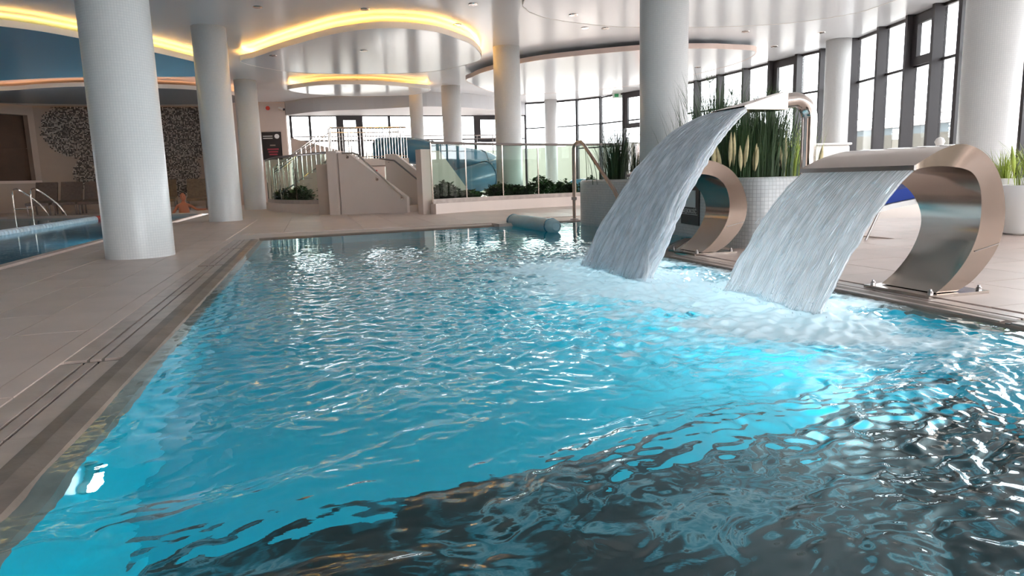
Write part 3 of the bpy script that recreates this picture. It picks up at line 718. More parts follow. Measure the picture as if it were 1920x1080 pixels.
# ================================================================ FALLING WATER
def fall_mat(name, lo, hi, us, vs, tint, base=0.2, white=(0.93, 0.94, 0.96)):
    M = bpy.data.materials.new(name); M.use_nodes = True; nt = M.node_tree
    nt.nodes.remove(nt.nodes['Principled BSDF']); o = nt.nodes['Material Output']
    tc = nt.nodes.new('ShaderNodeTexCoord'); mp = nt.nodes.new('ShaderNodeMapping'); mp.inputs['Scale'].default_value = (us, vs, 1)
    nt.links.new(tc.outputs['UV'], mp.inputs['Vector'])
    n = nt.nodes.new('ShaderNodeTexNoise'); n.inputs['Scale'].default_value = 1.0; n.inputs['Detail'].default_value = 5; n.inputs['Roughness'].default_value = 0.6
    nt.links.new(mp.outputs['Vector'], n.inputs['Vector'])
    r = ramp(nt, [(lo, (base, base, base)), (hi, (1, 1, 1))]); nt.links.new(n.outputs['Fac'], r.inputs['Fac'])
    tr = nt.nodes.new('ShaderNodeBsdfTransparent'); tr.inputs['Color'].default_value = (*tint, 1)
    g = nt.nodes.new('ShaderNodeBsdfGlossy'); g.inputs['Roughness'].default_value = 0.15
    f = nt.nodes.new('ShaderNodeFresnel'); f.inputs['IOR'].default_value = 1.45
    ad = nt.nodes.new('ShaderNodeMath'); ad.operation = 'ADD'; ad.inputs[1].default_value = 0.28; nt.links.new(f.outputs[0], ad.inputs[0]); ad.use_clamp = True
    bp = nt.nodes.new('ShaderNodeBump'); bp.inputs['Strength'].default_value = 0.8; bp.inputs['Distance'].default_value = 0.01; nt.links.new(n.outputs['Fac'], bp.inputs['Height'])
    nt.links.new(bp.outputs['Normal'], g.inputs['Normal'])
    m1 = nt.nodes.new('ShaderNodeMixShader'); nt.links.new(ad.outputs[0], m1.inputs['Fac']); nt.links.new(tr.outputs[0], m1.inputs[1]); nt.links.new(g.outputs[0], m1.inputs[2])
    d = nt.nodes.new('ShaderNodeBsdfDiffuse'); d.inputs['Color'].default_value = (*white, 1); tl = nt.nodes.new('ShaderNodeBsdfTranslucent'); tl.inputs['Color'].default_value = (*white, 1)
    m2 = nt.nodes.new('ShaderNodeMixShader'); m2.inputs['Fac'].default_value = 0.72; nt.links.new(d.outputs[0], m2.inputs[1]); nt.links.new(tl.outputs[0], m2.inputs[2])
    m3 = nt.nodes.new('ShaderNodeMixShader'); nt.links.new(r.outputs['Color'], m3.inputs['Fac']); nt.links.new(m1.outputs[0], m3.inputs[1]); nt.links.new(m2.outputs[0], m3.inputs[2])
    nt.links.new(m3.outputs[0], o.inputs['Surface'])
    return M
M_fallA = fall_mat('fall_tall', 0.40, 0.60, 34, 9, (0.98, 0.99, 1.0), base=0.55)
M_fallB = fall_mat('fall_sheet', 0.42, 0.62, 95, 3.0, (0.98, 0.99, 0.99), base=0.34)
M_drop = mat('droplets', (0.85, 0.9, 0.95), 0.1, spec=1.0)
def fall(label, S, E, a, jit, M, nu, nv, seed, layers=2, th=0.012, strands=120, drops=350):
    """S, E: (x, y0, y1, z) of lip and landing; a: share of the drop that is linear"""
    t = thing('waterfall', label, 'waterfall', (E[0], (E[1] + E[2]) / 2, 0), 'fountain waterfalls')
    def pos(u, s, off=0.0):
        x = S[0] + (E[0] - S[0]) * s; hgt_ = S[3] - E[3]
        z = S[3] - hgt_ * (a * s + (1 - a) * s * s)
        y0 = S[1] + (E[1] - S[1]) * np.sqrt(s); y1 = S[2] + (E[2] - S[2]) * np.sqrt(s)
        dx = (E[0] - S[0]); dz = -hgt_ * (a + 2 * (1 - a) * s); L = np.hypot(dx, dz)
        return x + off * dz / L, y0 + (y1 - y0) * u, z - off * dx / L
    for ly in range(layers):
        U, T = np.meshgrid(np.linspace(0, 1, nu), np.linspace(0, 1, nv))
        Uw = U + (np.abs(U - 0.5) * 2) ** 6 * np.sign(U - 0.5) * jit * 2.2 * dirwaves(T, T * 0, 14, 0.03, 0.3, 0.0, 0.1, seed + 40 + ly) * (0.2 + T) + 0.012 * dirwaves(U * 3, T * 3, 10, 0.2, 1.0, 1.5, 1.0, seed + ly) * T
        n1 = dirwaves(U, T * 0.16, 40, 0.02, 0.18, 0.0, 0.35, seed + 10 + ly, 0.6); n2 = dirwaves(U, T * 0.5, 24, 0.06, 0.3, 0.6, 0.8, seed + 20 + ly, 0.6)
        off = (n1 * 0.6 + n2 * 0.6 * T) * jit * (0.25 + T) + (ly - (layers - 1) / 2) * 0.03 * (0.3 + T)
        xx, yy, zz = pos(Uw, T, off)
        V1 = np.stack([xx, yy, zz], -1).reshape(-1, 3); xx2, yy2, zz2 = pos(Uw, T, off - th); V2 = np.stack([xx2, yy2, zz2], -1).reshape(-1, 3)
        idx = np.arange(nu * nv).reshape(nv, nu)
        Q1 = np.stack([idx[:-1, :-1], idx[:-1, 1:], idx[1:, 1:], idx[1:, :-1]], -1).reshape(-1, 4)
        N = nu * nv
        sides = []
        for e in (idx[:, 0], idx[:, -1], idx[0, :], idx[-1, :]):
            sides.append(np.stack([e[:-1], e[1:], e[1:] + N, e[:-1] + N], -1))
        Q = np.concatenate([Q1, Q1[:, ::-1] + N] + sides)
        me = fast_mesh('water_sheet', np.concatenate([V1, V2]), Q); me.materials.append(M)
        uvl = me.uv_layers.new(name='UVMap'); uvs = np.stack([np.tile(U.ravel(), 2) + ly * 3.3, np.tile(T.ravel(), 2)], -1)
        vi = np.zeros(len(me.loops), np.int32); me.loops.foreach_get('vertex_index', vi)
        uvl.data.foreach_set('uv', uvs[vi].astype(np.float32).ravel())
        o = bpy.data.objects.new('water_sheet', me); C.objects.link(o); o.parent = t; o.matrix_parent_inverse = Matrix.Translation(-t.location)
    r = random.Random(seed); b = MB()
    for k in range(strands):
        u = r.uniform(0.0, 1.0); s0 = r.uniform(0.05, 0.85); ln = r.uniform(0.03, 0.14); of = r.uniform(-0.03, 0.035) * (0.3 + s0); nn = 5
        du = r.uniform(-0.02, 0.02); rr = r.uniform(0.0012, 0.0042)
        P = []
        for j in range(nn):
            s_ = min(1, s0 + ln * j / (nn - 1)); P.append(pos(u + du * j / nn, s_, of + 0.0))
        b.tube(P, [rr * 0.2, rr * 0.8, rr, rr, rr * 0.3], 5)
    o = b.build('water_strands', M_drop, t, smooth=True); o['kind'] = 'stuff'
    b = MB(); oct_f = [(0, 2, 4), (2, 1, 4), (1, 3, 4), (3, 0, 4), (2, 0, 5), (1, 2, 5), (3, 1, 5), (0, 3, 5)]
    for k in range(drops):
        u = r.random(); sp = abs(r.gauss(0, 0.11)); an = r.uniform(0, 6.28); rr = r.uniform(0.0012, 0.0045)
        c = (E[0] + sp * math.cos(an) + 0.02, E[1] + (E[2] - E[1]) * u + sp * math.sin(an), abs(r.gauss(0, 0.05)) + 0.005)
        b.add([(c[0] + rr, c[1], c[2]), (c[0] - rr, c[1], c[2]), (c[0], c[1] + rr, c[2]), (c[0], c[1] - rr, c[2]), (c[0], c[1], c[2] + rr * 1.2), (c[0], c[1], c[2] - rr * 1.2)], oct_f)
    o = b.build('spray_drops', M_drop, t, smooth=True); o['kind'] = 'stuff'
    return t
fall('tall rushing waterfall arching from the fan nozzle of the bent pipe', (lipx + 0.01, 4.30, 4.70, 1.145), (2.03, 3.98, 5.02, 0.0), 0.24, 0.020, M_fallA, 170, 120, 30, layers=3, strands=520, drops=700)
fall('wide smooth water sheet pouring from the near cobra fountain', (2.83, 2.73, 3.51, 0.692), (2.33, 2.74, 3.56, 0.0), 0.55, 0.006, M_fallB, 240, 70, 60, layers=1, strands=160, drops=300)

# ================================================================ TILED PLANTER WITH GRASSES
pl = catmull([(3.86, 5.46), (4.15, 5.36), (4.55, 5.42), (5.0, 6.0), (5.7, 7.6), (5.75, 9.6), (5.2, 10.5), (4.5, 10.62), (4.14, 10.35), (4.22, 9.2), (4.42, 7.8), (4.22, 6.7), (3.86, 5.9)], closed=True, k=6)
plc = [tuple(p) for p in pl]; n = len(plc)
planter = thing('tiled_planter', 'long curved planter clad in pale grey mosaic between pool and windows', 'planter', (4.6, 7.6, 0))
P = [np.array(p) for p in plc]
area = sum(P[i][0] * P[(i + 1) % n][1] - P[(i + 1) % n][0] * P[i][1] for i in range(n))
if area < 0: P = P[::-1]
outs = []
for i in range(n):
    tg = P[(i + 1) % n] - P[i - 1]; tg /= np.linalg.norm(tg); outs.append(np.array([tg[1], -tg[0]]))
TOPZ = 0.655
prof = [(0, -0.4), (0, TOPZ - 0.04), (-0.012, TOPZ - 0.012), (-0.04, TOPZ), (-0.16, TOPZ), (-0.16, TOPZ - 0.08)]
vs = []; arc = [0]
for i in range(n): arc.append(arc[-1] + np.linalg.norm(P[(i + 1) % n] - P[i]))
for i in range(n):
    for o_, z in prof: vs.append((*(P[i] + outs[i] * o_), z))
k = len(prof); fs = []
for i in range(n):
    j = (i + 1) % n
    for a_ in range(k - 1): fs.append((i * k + a_, j * k + a_, j * k + a_ + 1, i * k + a_ + 1))
o = MB().add(vs, fs).build('planter_wall', M_planter, planter)
autosmooth(o, 60)
uvl = o.data.uv_layers.new(name='UVMap'); pv = [0]
for a_ in range(1, k): pv.append(pv[-1] + math.hypot(prof[a_][0] - prof[a_ - 1][0], prof[a_][1] - prof[a_ - 1][1]))
for fi, p in enumerate(o.data.polygons):
    i = fi // (k - 1); a_ = fi % (k - 1)
    for li, (ii, aa) in zip(p.loop_indices, ((0, a_), (1, a_), (1, a_ + 1), (0, a_ + 1))): uvl.data[li].uv = (arc[i + ii], pv[aa])
MB().add([(*(P[i] + outs[i] * -0.15), TOPZ - 0.06) for i in range(n)], [tuple(range(n))]).build('soil', M_soil, planter)
# depth sign on the planter
sgn = thing('depth_sign', 'dark depth sign with white lettering on the tiled planter behind the far cobra', 'sign', (4.2, 6.75, 0.3))
i_ = min(range(n), key=lambda i: abs(P[i][0] / P[i][1] - 0.593) + (0 if P[i][0] < 4.45 and P[i][1] < 7.6 else 9))
sc_ = P[i_] + outs[i_] * 0.02; rs_ = math.atan2(-outs[i_][0], outs[i_][1]) + math.pi; rs_ = math.atan2(outs[i_][1], outs[i_][0]) + math.pi / 2
MB().box((*sc_, 0.33), (0.55, 0.015, 0.46), rs_).build('board', M_black, sgn)
MB().box((*(sc_ + outs[i_] * 0.010), 0.41), (0.36, 0.006, 0.20), rs_).build('number_field', M_print, sgn)
MB().box((*(sc_ + outs[i_] * 0.010), 0.225), (0.48, 0.004, 0.006), rs_).build('rule', M_print, sgn)
def text(body, size, loc, rz, tilt, parent, M, name='lettering'):
    cu = bpy.data.curves.new(name, 'FONT'); cu.body = body; cu.size = size; cu.align_x = 'CENTER'; cu.align_y = 'CENTER'; cu.extrude = 0.001
    tmp = bpy.data.objects.new('tmp', cu); C.objects.link(tmp); dg = bpy.context.evaluated_depsgraph_get(); me = bpy.data.meshes.new_from_object(tmp.evaluated_get(dg)); bpy.data.objects.remove(tmp)
    Mx = Matrix.Translation(Vector([float(v) for v in loc])) @ Matrix.Rotation(rz, 4, 'Z') @ Matrix.Rotation(tilt, 4, 'X'); me.transform(Mx)
    me.materials.clear(); me.materials.append(M)
    o = bpy.data.objects.new(name, me); C.objects.link(o); o.parent = parent; o.matrix_parent_inverse = Matrix.Translation(-parent.location); return o
text('GŁĘBOKOŚĆ', 0.072, (*(sc_ + outs[i_] * 0.012), 0.262), rs_, math.pi / 2, sgn, M_print)

def grass_clump(c, h, nb, spread, M, seed, lean=0.32, w=0.0042, label=None, plumes=0, group='ornamental grasses', pm=M_plume, airy=0):
    r = random.Random(seed); t = thing('grass_clump', label, 'grass', c, group); b = MB()
    for k in range(nb):
        a = r.uniform(0, 6.28); d = abs(r.gauss(0, spread)); hh = h * r.uniform(0.5, 1.05); ln = lean * hh * r.uniform(0.1, 1.0)
        bx, by = c[0] + d * 0.5 * math.cos(a), c[1] + d * 0.5 * math.sin(a); a2 = a + r.uniform(-0.6, 0.6); ww = w * r.uniform(0.6, 1.3); pa = a2 + math.pi / 2 + r.uniform(-0.7, 0.7)
        vs = []; S_ = 5
        for j in range(S_ + 1):
            s_ = j / S_; q_ = ln * s_ ** 2; z = c[2] + hh * (s_ - 0.25 * (ln / hh) * s_ ** 3); x = bx + q_ * math.cos(a2); y = by + q_ * math.sin(a2); wj = ww * (1 - s_ ** 2 * 0.92)
            vs += [(x - wj * math.cos(pa), y - wj * math.sin(pa), z), (x + wj * math.cos(pa), y + wj * math.sin(pa), z)]
        b.add(vs, [(2 * j, 2 * j + 1, 2 * j + 3, 2 * j + 2) for j in range(S_)])
    o = b.build('blades', M, t); o['kind'] = 'stuff'
    for k in range(plumes):
        a = -2.15 + r.uniform(-0.9, 0.9); d = r.uniform(0.20, 0.32); x, y = c[0] + d * math.cos(a), c[1] + d * math.sin(a); hz = (0.34 + 0.16 * r.random()) * (1 if h > 0.5 and c[2] > 0.5 else 0.9); lx, ly = 0.10 * math.cos(a) * r.random(), 0.10 * math.sin(a) * r.random()
        pth = [(x + lx * s_, y + ly * s_, c[2] + hz * s_) for s_ in (0.35, 0.5, 0.62, 0.75, 0.88, 1.0)]
        st = MB().tube([(x, y, c[2]), pth[0], pth[1]], 0.004, 5); 
        pl_ = MB().tube(pth, [0.004, 0.016, 0.021, 0.019, 0.012, 0.002], 8).build('plume', pm, t, smooth=True); st.build('plume_stem', M, pl_)
    for k in range(airy):
        a = r.uniform(0, 6.28); d = r.uniform(0.1, 0.3); x, y = c[0] + d * math.cos(a), c[1] + d * math.sin(a); hz = h * r.uniform(0.72, 0.92); q_ = MB()
        q_.tube([(c[0] + 0.3 * (x - c[0]), c[1] + 0.3 * (y - c[1]), c[2]), (x, y, c[2] + hz)], 0.004, 4)
        for j in range(16):
            a3 = r.uniform(0, 6.28); e = r.uniform(0.2, 1.3); L_ = r.uniform(0.05, 0.10)
            q_.tube([(x, y, c[2] + hz), (x + L_ * math.cos(a3) * math.sin(e), y + L_ * math.sin(a3) * math.sin(e), c[2] + hz + L_ * math.cos(e))], 0.0022, 4)
        o = q_.build('seed_head', M, t)
    return t
ZS = TOPZ - 0.07
grass_clump((4.35, 5.95, ZS), 0.95, 600, 0.30, M_grass, 1, label='dark green grass clump nearest the camera in the tiled planter, right of the pampas', airy=3)
grass_clump((4.12, 6.05, ZS), 0.85, 640, 0.26, M_grass, 2, label='dark green grass with cream pampas plumes above the far cobra fountain', plumes=9)
grass_clump((4.62, 6.35, ZS), 1.0, 480, 0.32, M_grass, 3, label='green grass with feathery heads near the bent pipe', airy=4)
grass_clump((4.72, 6.0, ZS), 0.62, 180, 0.22, M_grass_yellow, 4, label='short yellow green grass with pale plumes beside the bent pipe', plumes=5)
grass_clump((4.38, 6.85, ZS), 1.25, 560, 0.35, M_grass, 5, label='tall dark grass reaching up behind the fan nozzle', airy=2)
grass_clump((4.75, 7.6, ZS), 1.2, 480, 0.35, M_grass, 6, label='tall thin grass just right of the planter column')
grass_clump((4.48, 9.75, ZS), 1.0, 520, 0.28, M_grass, 7, lean=0.5, label='dark arching grass left of the planter column')
grass_clump((4.9, 9.95, ZS), 0.8, 160, 0.25, M_grass, 8, label='low grass behind the planter column')

# ================================================================ POOL HANDRAIL
hr = thing('pool_handrail', 'bronze coloured pool handrail bent down beside the tiled planter', 'handrail', (4.15, 10.75, 0))
A0 = gp(1077, 411, 0.0); xA, yA = A0[0], A0[1]; zA = 1.28
pth = [(xA, yA, -0.02), (xA, yA, zA - 0.10), (xA + 0.012, yA - 0.02, zA - 0.04), (xA + 0.04, yA - 0.06, zA - 0.005), (xA + 0.07, yA - 0.16, zA), (xA + 0.075, yA - 0.26, zA - 0.05)]
e_ = aty(1152, 357, 8.6); pth += [tuple(e_), (e_[0] + 0.005, e_[1] - 0.12, e_[2] - 0.12), (e_[0] + 0.005, e_[1] - 0.16, -0.3)]
autosmooth(MB().tube(pth, 0.028, 12).build('tube', mat('bronze_steel', (0.42, 0.33, 0.28), 0.22, 1.0), hr), 60)
MB().lathe((xA, yA, -0.005), [(0.07, 0), (0.07, 0.012), (0.04, 0.02)], 16).build('flange', M_steel_dark, hr)
MB().box((xA, yA, 0.35), (0.07, 0.07, 0.05)).build('collar', M_steel_dark, hr)

# ================================================================ BLUE BOLSTER FLOAT
bo = thing('float_bolster', 'pale blue cylindrical float bolster lying half in the water at the far pool edge', 'float', gp(1000, 428))
pa, pb = gp(957, 413, 0.05), gp(1043, 425, 0.06)
d_ = (pb - pa); pts_ = [pa + d_ * s_ for s_ in (0, 0.02, 0.05, 0.5, 0.94, 0.98, 1.0)]
autosmooth(MB().tube(pts_, [0.05, 0.085, 0.10, 0.105, 0.10, 0.085, 0.05], 20).build('tube', M_bolster, bo), 40)
for s_ in (0.08, 0.9): MB().tube([pa + d_ * s_, pa + d_ * (s_ + 0.015)], 0.108, 20).build('band', M_slide, bo)
MB().box((*gp(948, 421)[:2], 0.0), (0.35, 0.3, 0.05), 0.15).build('anchor_block', M_deck, bo)

# ================================================================ STAIR, GLASS SCREENS, LOW PLANTERS
def screen(pts, zrail, label, posts, bushes, zc=0.22, loc=None):
    cv = catmull(pts, k=6); t = thing('glass_screen', label, 'glass screen', (*cv[len(cv) // 2], 0), 'curved glass screens')
    MB().wallrun(cv, -0.05, zc, 0.16).build('curb', M_plaster, t)
    MB().wallrun(cv, zc, zc + 0.10, 0.05).build('base_channel', M_steel_dark if False else M_slat, t)
    z1 = [zrail] * len(cv)
    stp = max(1, (len(cv) - 1) // posts)
    for i in range(0, len(cv) - 1, stp):
        seg = cv[i:i + stp + 1]
        if len(seg) < 2: continue
        sg = [np.array(p) for p in seg]; dd = sg[-1] - sg[0]; L = np.linalg.norm(dd); sg[0] = sg[0] + dd / L * 0.012; sg[-1] = sg[-1] - dd / L * 0.012
        gp_o = MB().wallrun(sg, zc + 0.10, zrail - 0.03, 0.014).build('glass_pane', M_railglass, t)
        MB().box((*seg[0], (zc + zrail) / 2), (0.025, 0.025, zrail - zc), 0.3).build('glass_clamp', M_steel, gp_o)
    MB().tube([(*p, zrail) for p in cv], 0.03, 8).build('top_rail', M_steel_dark, t)
    return cv
cv1 = screen([(-1.25, 22.4), (-0.95, 20.6), (-0.35, 18.9), (0.56, 17.25)], 1.46, 'curved glass screen with a planting trough left of the stair', 4, 0)
cv2 = screen([(2.52, 14.85), (3.4, 15.45), (4.4, 15.95), (5.4, 16.3), (6.5, 16.6), (7.6, 16.7)], 1.52, 'long glass screen with low bushes right of the stair', 5, 0)
def bush(c, rx, ry, h, nl, seed, label):
    r = random.Random(seed); t = thing('bush', label, 'bush', c, 'low bushes behind the glass screens'); b = MB()
    for k in range(nl):
        a = r.uniform(0, 6.28); q_ = math.sqrt(r.random()); z = c[2] + h * r.random() * (1 - 0.5 * q_); x = c[0] + rx * q_ * math.cos(a); y = c[1] + ry * q_ * math.sin(a)
        L_ = r.uniform(0.07, 0.14); w_ = L_ * 0.35; an = r.uniform(0, 6.28); up = r.uniform(-0.2, 0.9); dx, dy, dz = math.cos(an) * math.cos(up), math.sin(an) * math.cos(up), math.sin(up); sx, sy = -math.sin(an), math.cos(an)
        b.add([(x, y, z), (x + dx * L_ * 0.5 + sx * w_, y + dy * L_ * 0.5 + sy * w_, z + dz * L_ * 0.5 + 0.01), (x + dx * L_, y + dy * L_, z + dz * L_ - 0.01), (x + dx * L_ * 0.5 - sx * w_, y + dy * L_ * 0.5 - sy * w_, z + dz * L_ * 0.5 + 0.01)], [(0, 1, 2, 3)])
    o = b.build('leaves', M_leaf, t); o['kind'] = 'stuff'
    s_ = MB()
    for k in range(6): s_.tube([(c[0] + r.uniform(-rx, rx) * 0.3, c[1] + r.uniform(-ry, ry) * 0.3, c[2] - 0.05), (c[0] + r.uniform(-rx, rx) * 0.7, c[1] + r.uniform(-ry, ry) * 0.7, c[2] + h * 0.7)], 0.006, 4)
    s_.build('stems', M_soil, t)
b = MB().wallrun([(p[0] + 0.05, p[1] + 0.42) for p in cv2], -0.05, 0.30, 0.6).build('trough_soil', M_soil); addprops(b, 'soil trough running behind the long glass screen', 'planting trough')
b = MB().wallrun([(p[0] + 0.42, p[1] + 0.18) for p in cv1], -0.05, 0.30, 0.6).build('trough_soil', M_soil); addprops(b, 'soil trough running behind the curved glass screen left of the stair', 'planting trough')
bl2 = [(0.10, 0.30, 0.36, 'first bush from the stair wall'), (0.25, 0.26, 0.16, 'second bush, sparse, beside the sloped panel'), (0.40, 0.36, 0.30, 'third bush left of the column'), (0.52, 0.32, 0.22, 'low bush right in front of the column'), (0.66, 0.38, 0.42, 'fullest bush right of the column'), (0.78, 0.36, 0.30, 'fifth bush near the handrail'), (0.90, 0.34, 0.36, 'last bush behind the handrail')]
for k, (s_, rx, h, lab) in enumerate(bl2):
    p = cv2[int(s_ * (len(cv2) - 1))]; bush((p[0] + 0.03, p[1] + 0.42, 0.28), rx, 0.26, h * 1.25, 900, 50 + k, 'green ' + lab + ' behind the long glass screen')
for k, (s_, h, lab) in enumerate([(0.25, 0.28, 'left bush'), (0.55, 0.34, 'middle bush'), (0.85, 0.42, 'right bush beside the stair wall')]):
    p = cv1[int(s_ * (len(cv1) - 1))]; bush((p[0] + 0.40, p[1] + 0.18, 0.28), 0.36, 0.5, h * 1.25, 900, 70 + k, 'green ' + lab + ' behind the curved glass screen')

# stair: two sloped parapets, steps, handrails
stair = thing('stair', 'white stair with sloped parapet walls and steel handrails up to the slide platform', 'stair', (1.5, 16.5, 0))
F0 = np.array([0.62, 16.75]); F1 = gp(764, 399)[:2]; u_ = (F1 - F0); LF = np.linalg.norm(u_); u_ /= LF; w_ = np.array([-u_[1], u_[0]])   # w_ points away from the camera
if w_[1] < 0: w_ = -w_
ztop = 1.42; zend = 0.36
def parapet(off, a0, a1, zflat, z1, th, l_flat, name='parapet'):
    prof = [(a0, -0.05), (a1, -0.05), (a1, z1), (a0 + l_flat, zflat), (a0, zflat)]
    vs = []
    for d in (off, off + th):
        for a, z in prof: vs.append((*(F0 + u_ * a + w_ * d), z))
    n = len(prof)
    return MB().add(vs, [tuple(range(n)), tuple(range(2 * n - 1, n - 1, -1))] + [(i, (i + 1) % n, n + (i + 1) % n, n + i) for i in range(n)]).build(name, M_plaster, stair)
parapet(0.0, 0.05, LF, ztop, zend, 0.20, 0.22)
parapet(1.25, 0.75, LF + 0.35, ztop - 0.02, 0.62, 0.20, 0.25)
for k in range(7):
    z = (k + 1) * 0.17; a1 = LF - 0.05 - k * 0.22
    a0 = a1 - 0.24
    if k == 6: a0 = -0.6
    c_ = F0 + u_ * ((a0 + a1) / 2) + w_ * 0.725
    MB().box((*c_, z / 2 - 0.02), (a1 - a0, 1.05, z), math.atan2(u_[1], u_[0])).build('step', M_warmwall, stair)
def st(a, off, z): return (*(F0 + u_ * a + w_ * off), z)
autosmooth(MB().tube([st(0.18, -0.07, 1.40), st(0.45, -0.07, 1.40), st(0.55, -0.07, 1.36), st(LF * 0.985, -0.07, 0.33)], 0.022, 8).build('handrail', M_chrome, stair), 60)
for a, z in ((0.28, 1.33), (0.28 + (LF - 0.28) * 0.5, 0.80), (LF * 0.93, 0.36)):
    q_ = MB().tube([st(a, 0.0, z - 0.02), st(a, -0.05, z - 0.02), st(a, -0.07, z + 0.03)], 0.010, 6); q_.tube([st(a, 0.0, z - 0.02), st(a, -0.012, z - 0.02)], 0.035, 10); q_.build('rail_bracket', M_chrome, stair)
autosmooth(MB().tube([st(0.62, 1.20, 1.30), st(1.0, 1.20, 1.24), st(LF * 1.05, 1.20, 0.62)], 0.020, 8).build('handrail', M_steel_dark, stair), 60)
for a, z in ((0.85, 1.2), (1.35, 0.95), (LF, 0.62)): MB().tube([st(a, 1.27, z), st(a, 1.20, z)], 0.012, 6).build('rail_bracket', M_steel_dark, stair)
# left end post of the stair and right gate post with sloped panel
b = MB().box((*(F0 + u_ * -0.10 + w_ * 0.1), 0.70), (0.24, 0.30, 1.52), math.atan2(u_[1], u_[0])).build('stair_post', M_plaster); addprops(b, 'square white end post between the glass screen and the stair', 'post')
gpst = thing('sloped_wall', 'white wall panel with a sloping edge and end post right of the stair', 'wall', (2.4, 14.9, 0))
g0 = gp(790, 402)[:2]; g1 = gp(812, 402)[:2]
dirg = np.array([cv2[6][0] - cv2[0][0], cv2[6][1] - cv2[0][1]]); dirg /= np.linalg.norm(dirg); rg = math.atan2(dirg[1], dirg[0])
MB().box((*((g0 + g1) / 2 + np.array([0, 0.22])), 0.67), (0.22, 0.26, 1.44), rg - 0.3).build('end_post', M_plaster, gpst)
G0 = np.array(cv2[0]) + np.array([0.16, 0.92])
prof = [(0, -0.05), (1.35, -0.05), (1.30, 0.36), (0.28, 1.39), (0.0, 1.39)]
vs = [(*(G0 + dirg * a + np.array([-dirg[1], dirg[0]]) * d), z) for d in (0, 0.12) for a, z in prof]
MB().add(vs, [tuple(range(5)), tuple(range(9, 4, -1))] + [(i, (i + 1) % 5, 5 + (i + 1) % 5, 5 + i) for i in range(5)]).build('sloped_panel', M_plaster, gpst)

# slide platform with railings
plat = thing('slide_platform', 'white raised platform with vertical bar railing at the start of the blue slide', 'platform', (1.8, 21.5, 0))
MB().box((1.75, 22.0, 1.32), (2.3, 1.9, 0.20)).build('deck_slab', M_plaster, plat)
MB().box((1.35, 22.4, 0.6), (0.5, 0.6, 1.25)).build('support', M_warmwall, plat); MB().box((2.5, 22.5, 0.6), (0.16, 0.16, 1.25)).build('support', M_plaster, plat)
MB().box((1.9, 21.9, 0.95), (0.24, 0.06, 0.30)).build('red_box', M_red, plat)
def railing(pts, zb0, zt0, nb, parent, Mx=M_chrome, mid=True):
    cv = [np.array(p, float) for p in pts]
    seg = [np.linalg.norm(cv[i + 1][:2] - cv[i][:2]) for i in range(len(cv) - 1)]; tot = sum(seg)
    def at(s_):
        d = s_ * tot
        for i, L in enumerate(seg):
            if d <= L + 1e-6: return cv[i] + (cv[i + 1] - cv[i]) * (d / L)
            d -= L
        return cv[-1]
    MB().tube([(p[0], p[1], p[2] + zt0) for p in cv], 0.024, 7).build('top_rail', Mx, parent)
    if mid: MB().tube([(p[0], p[1], p[2] + zt0 - 0.14) for p in cv], 0.014, 6).build('upper_rail', Mx, parent)
    MB().tube([(p[0], p[1], p[2] + zb0 + 0.06) for p in cv], 0.014, 6).build('lower_rail', Mx, parent)
    for k in range(nb + 1):
        p = at(k / nb); MB().tube([(p[0], p[1], p[2] + zb0), (p[0], p[1], p[2] + zt0)], 0.022 if k % 6 == 0 else 0.010, 6).build('post' if k % 6 == 0 else 'baluster', Mx, parent)
railing([(0.66, 21.1, 1.42), (2.86, 21.1, 1.42)], 0, 0.90, 26, plat)
railing([(0.70, 22.9, 1.42), (1.1, 23.3, 1.42), (2.6, 23.3, 1.42), (2.86, 22.9, 1.42)], 0, 1.05, 18, plat)
# stair flight coming down to the left of the platform
fl = thing('stair_railing', 'steel stair railing sloping down to the left of the slide platform', 'railing', (-0.3, 21.5, 0))
for yy in (21.15, 22.4):
    railing([(0.62, yy, 1.42), (-1.0, yy, 0.30)], 0.0, 0.90, 12, fl)
for k in range(6): MB().box((0.45 - k * 0.26, 21.78, 1.28 - k * 0.18), (0.28, 1.15, 0.05)).build('tread', M_plaster, fl)
# sloped ramp wall behind
b = MB(); prof = [(-0.75, -0.05), (4.2, -0.05), (4.2, 1.15), (-0.75, 2.45)]
pr0 = [aty(545, 258, 26.6), aty(690, 296, 26.6)]
prof = [(pr0[0][0], -0.05), (pr0[1][0] + 0.6, -0.05), (pr0[1][0] + 0.6, pr0[1][2] - 0.25), (pr0[1][0], pr0[1][2]), (pr0[0][0], pr0[0][2])]
vs = [(x, 26.6 + d, z) for d in (0, 0.15) for x, z in prof]; n = 5
o = b.add(vs, [tuple(range(n)), tuple(range(2 * n - 1, n - 1, -1))] + [(i, (i + 1) % n, n + (i + 1) % n, n + i) for i in range(n)]).build('ramp_wall', M_plaster); addprops(o, 'pale sloping ramp wall in front of the left back windows', 'wall')
b = thing('back_railing', 'thin steel railing along the back windows', 'railing', (3, 28.4, 0))
railing([(-0.5, 28.5, 1.45), (8.8, 28.5, 1.45)], 0, 1.10, 14, b, M_steel_dark)

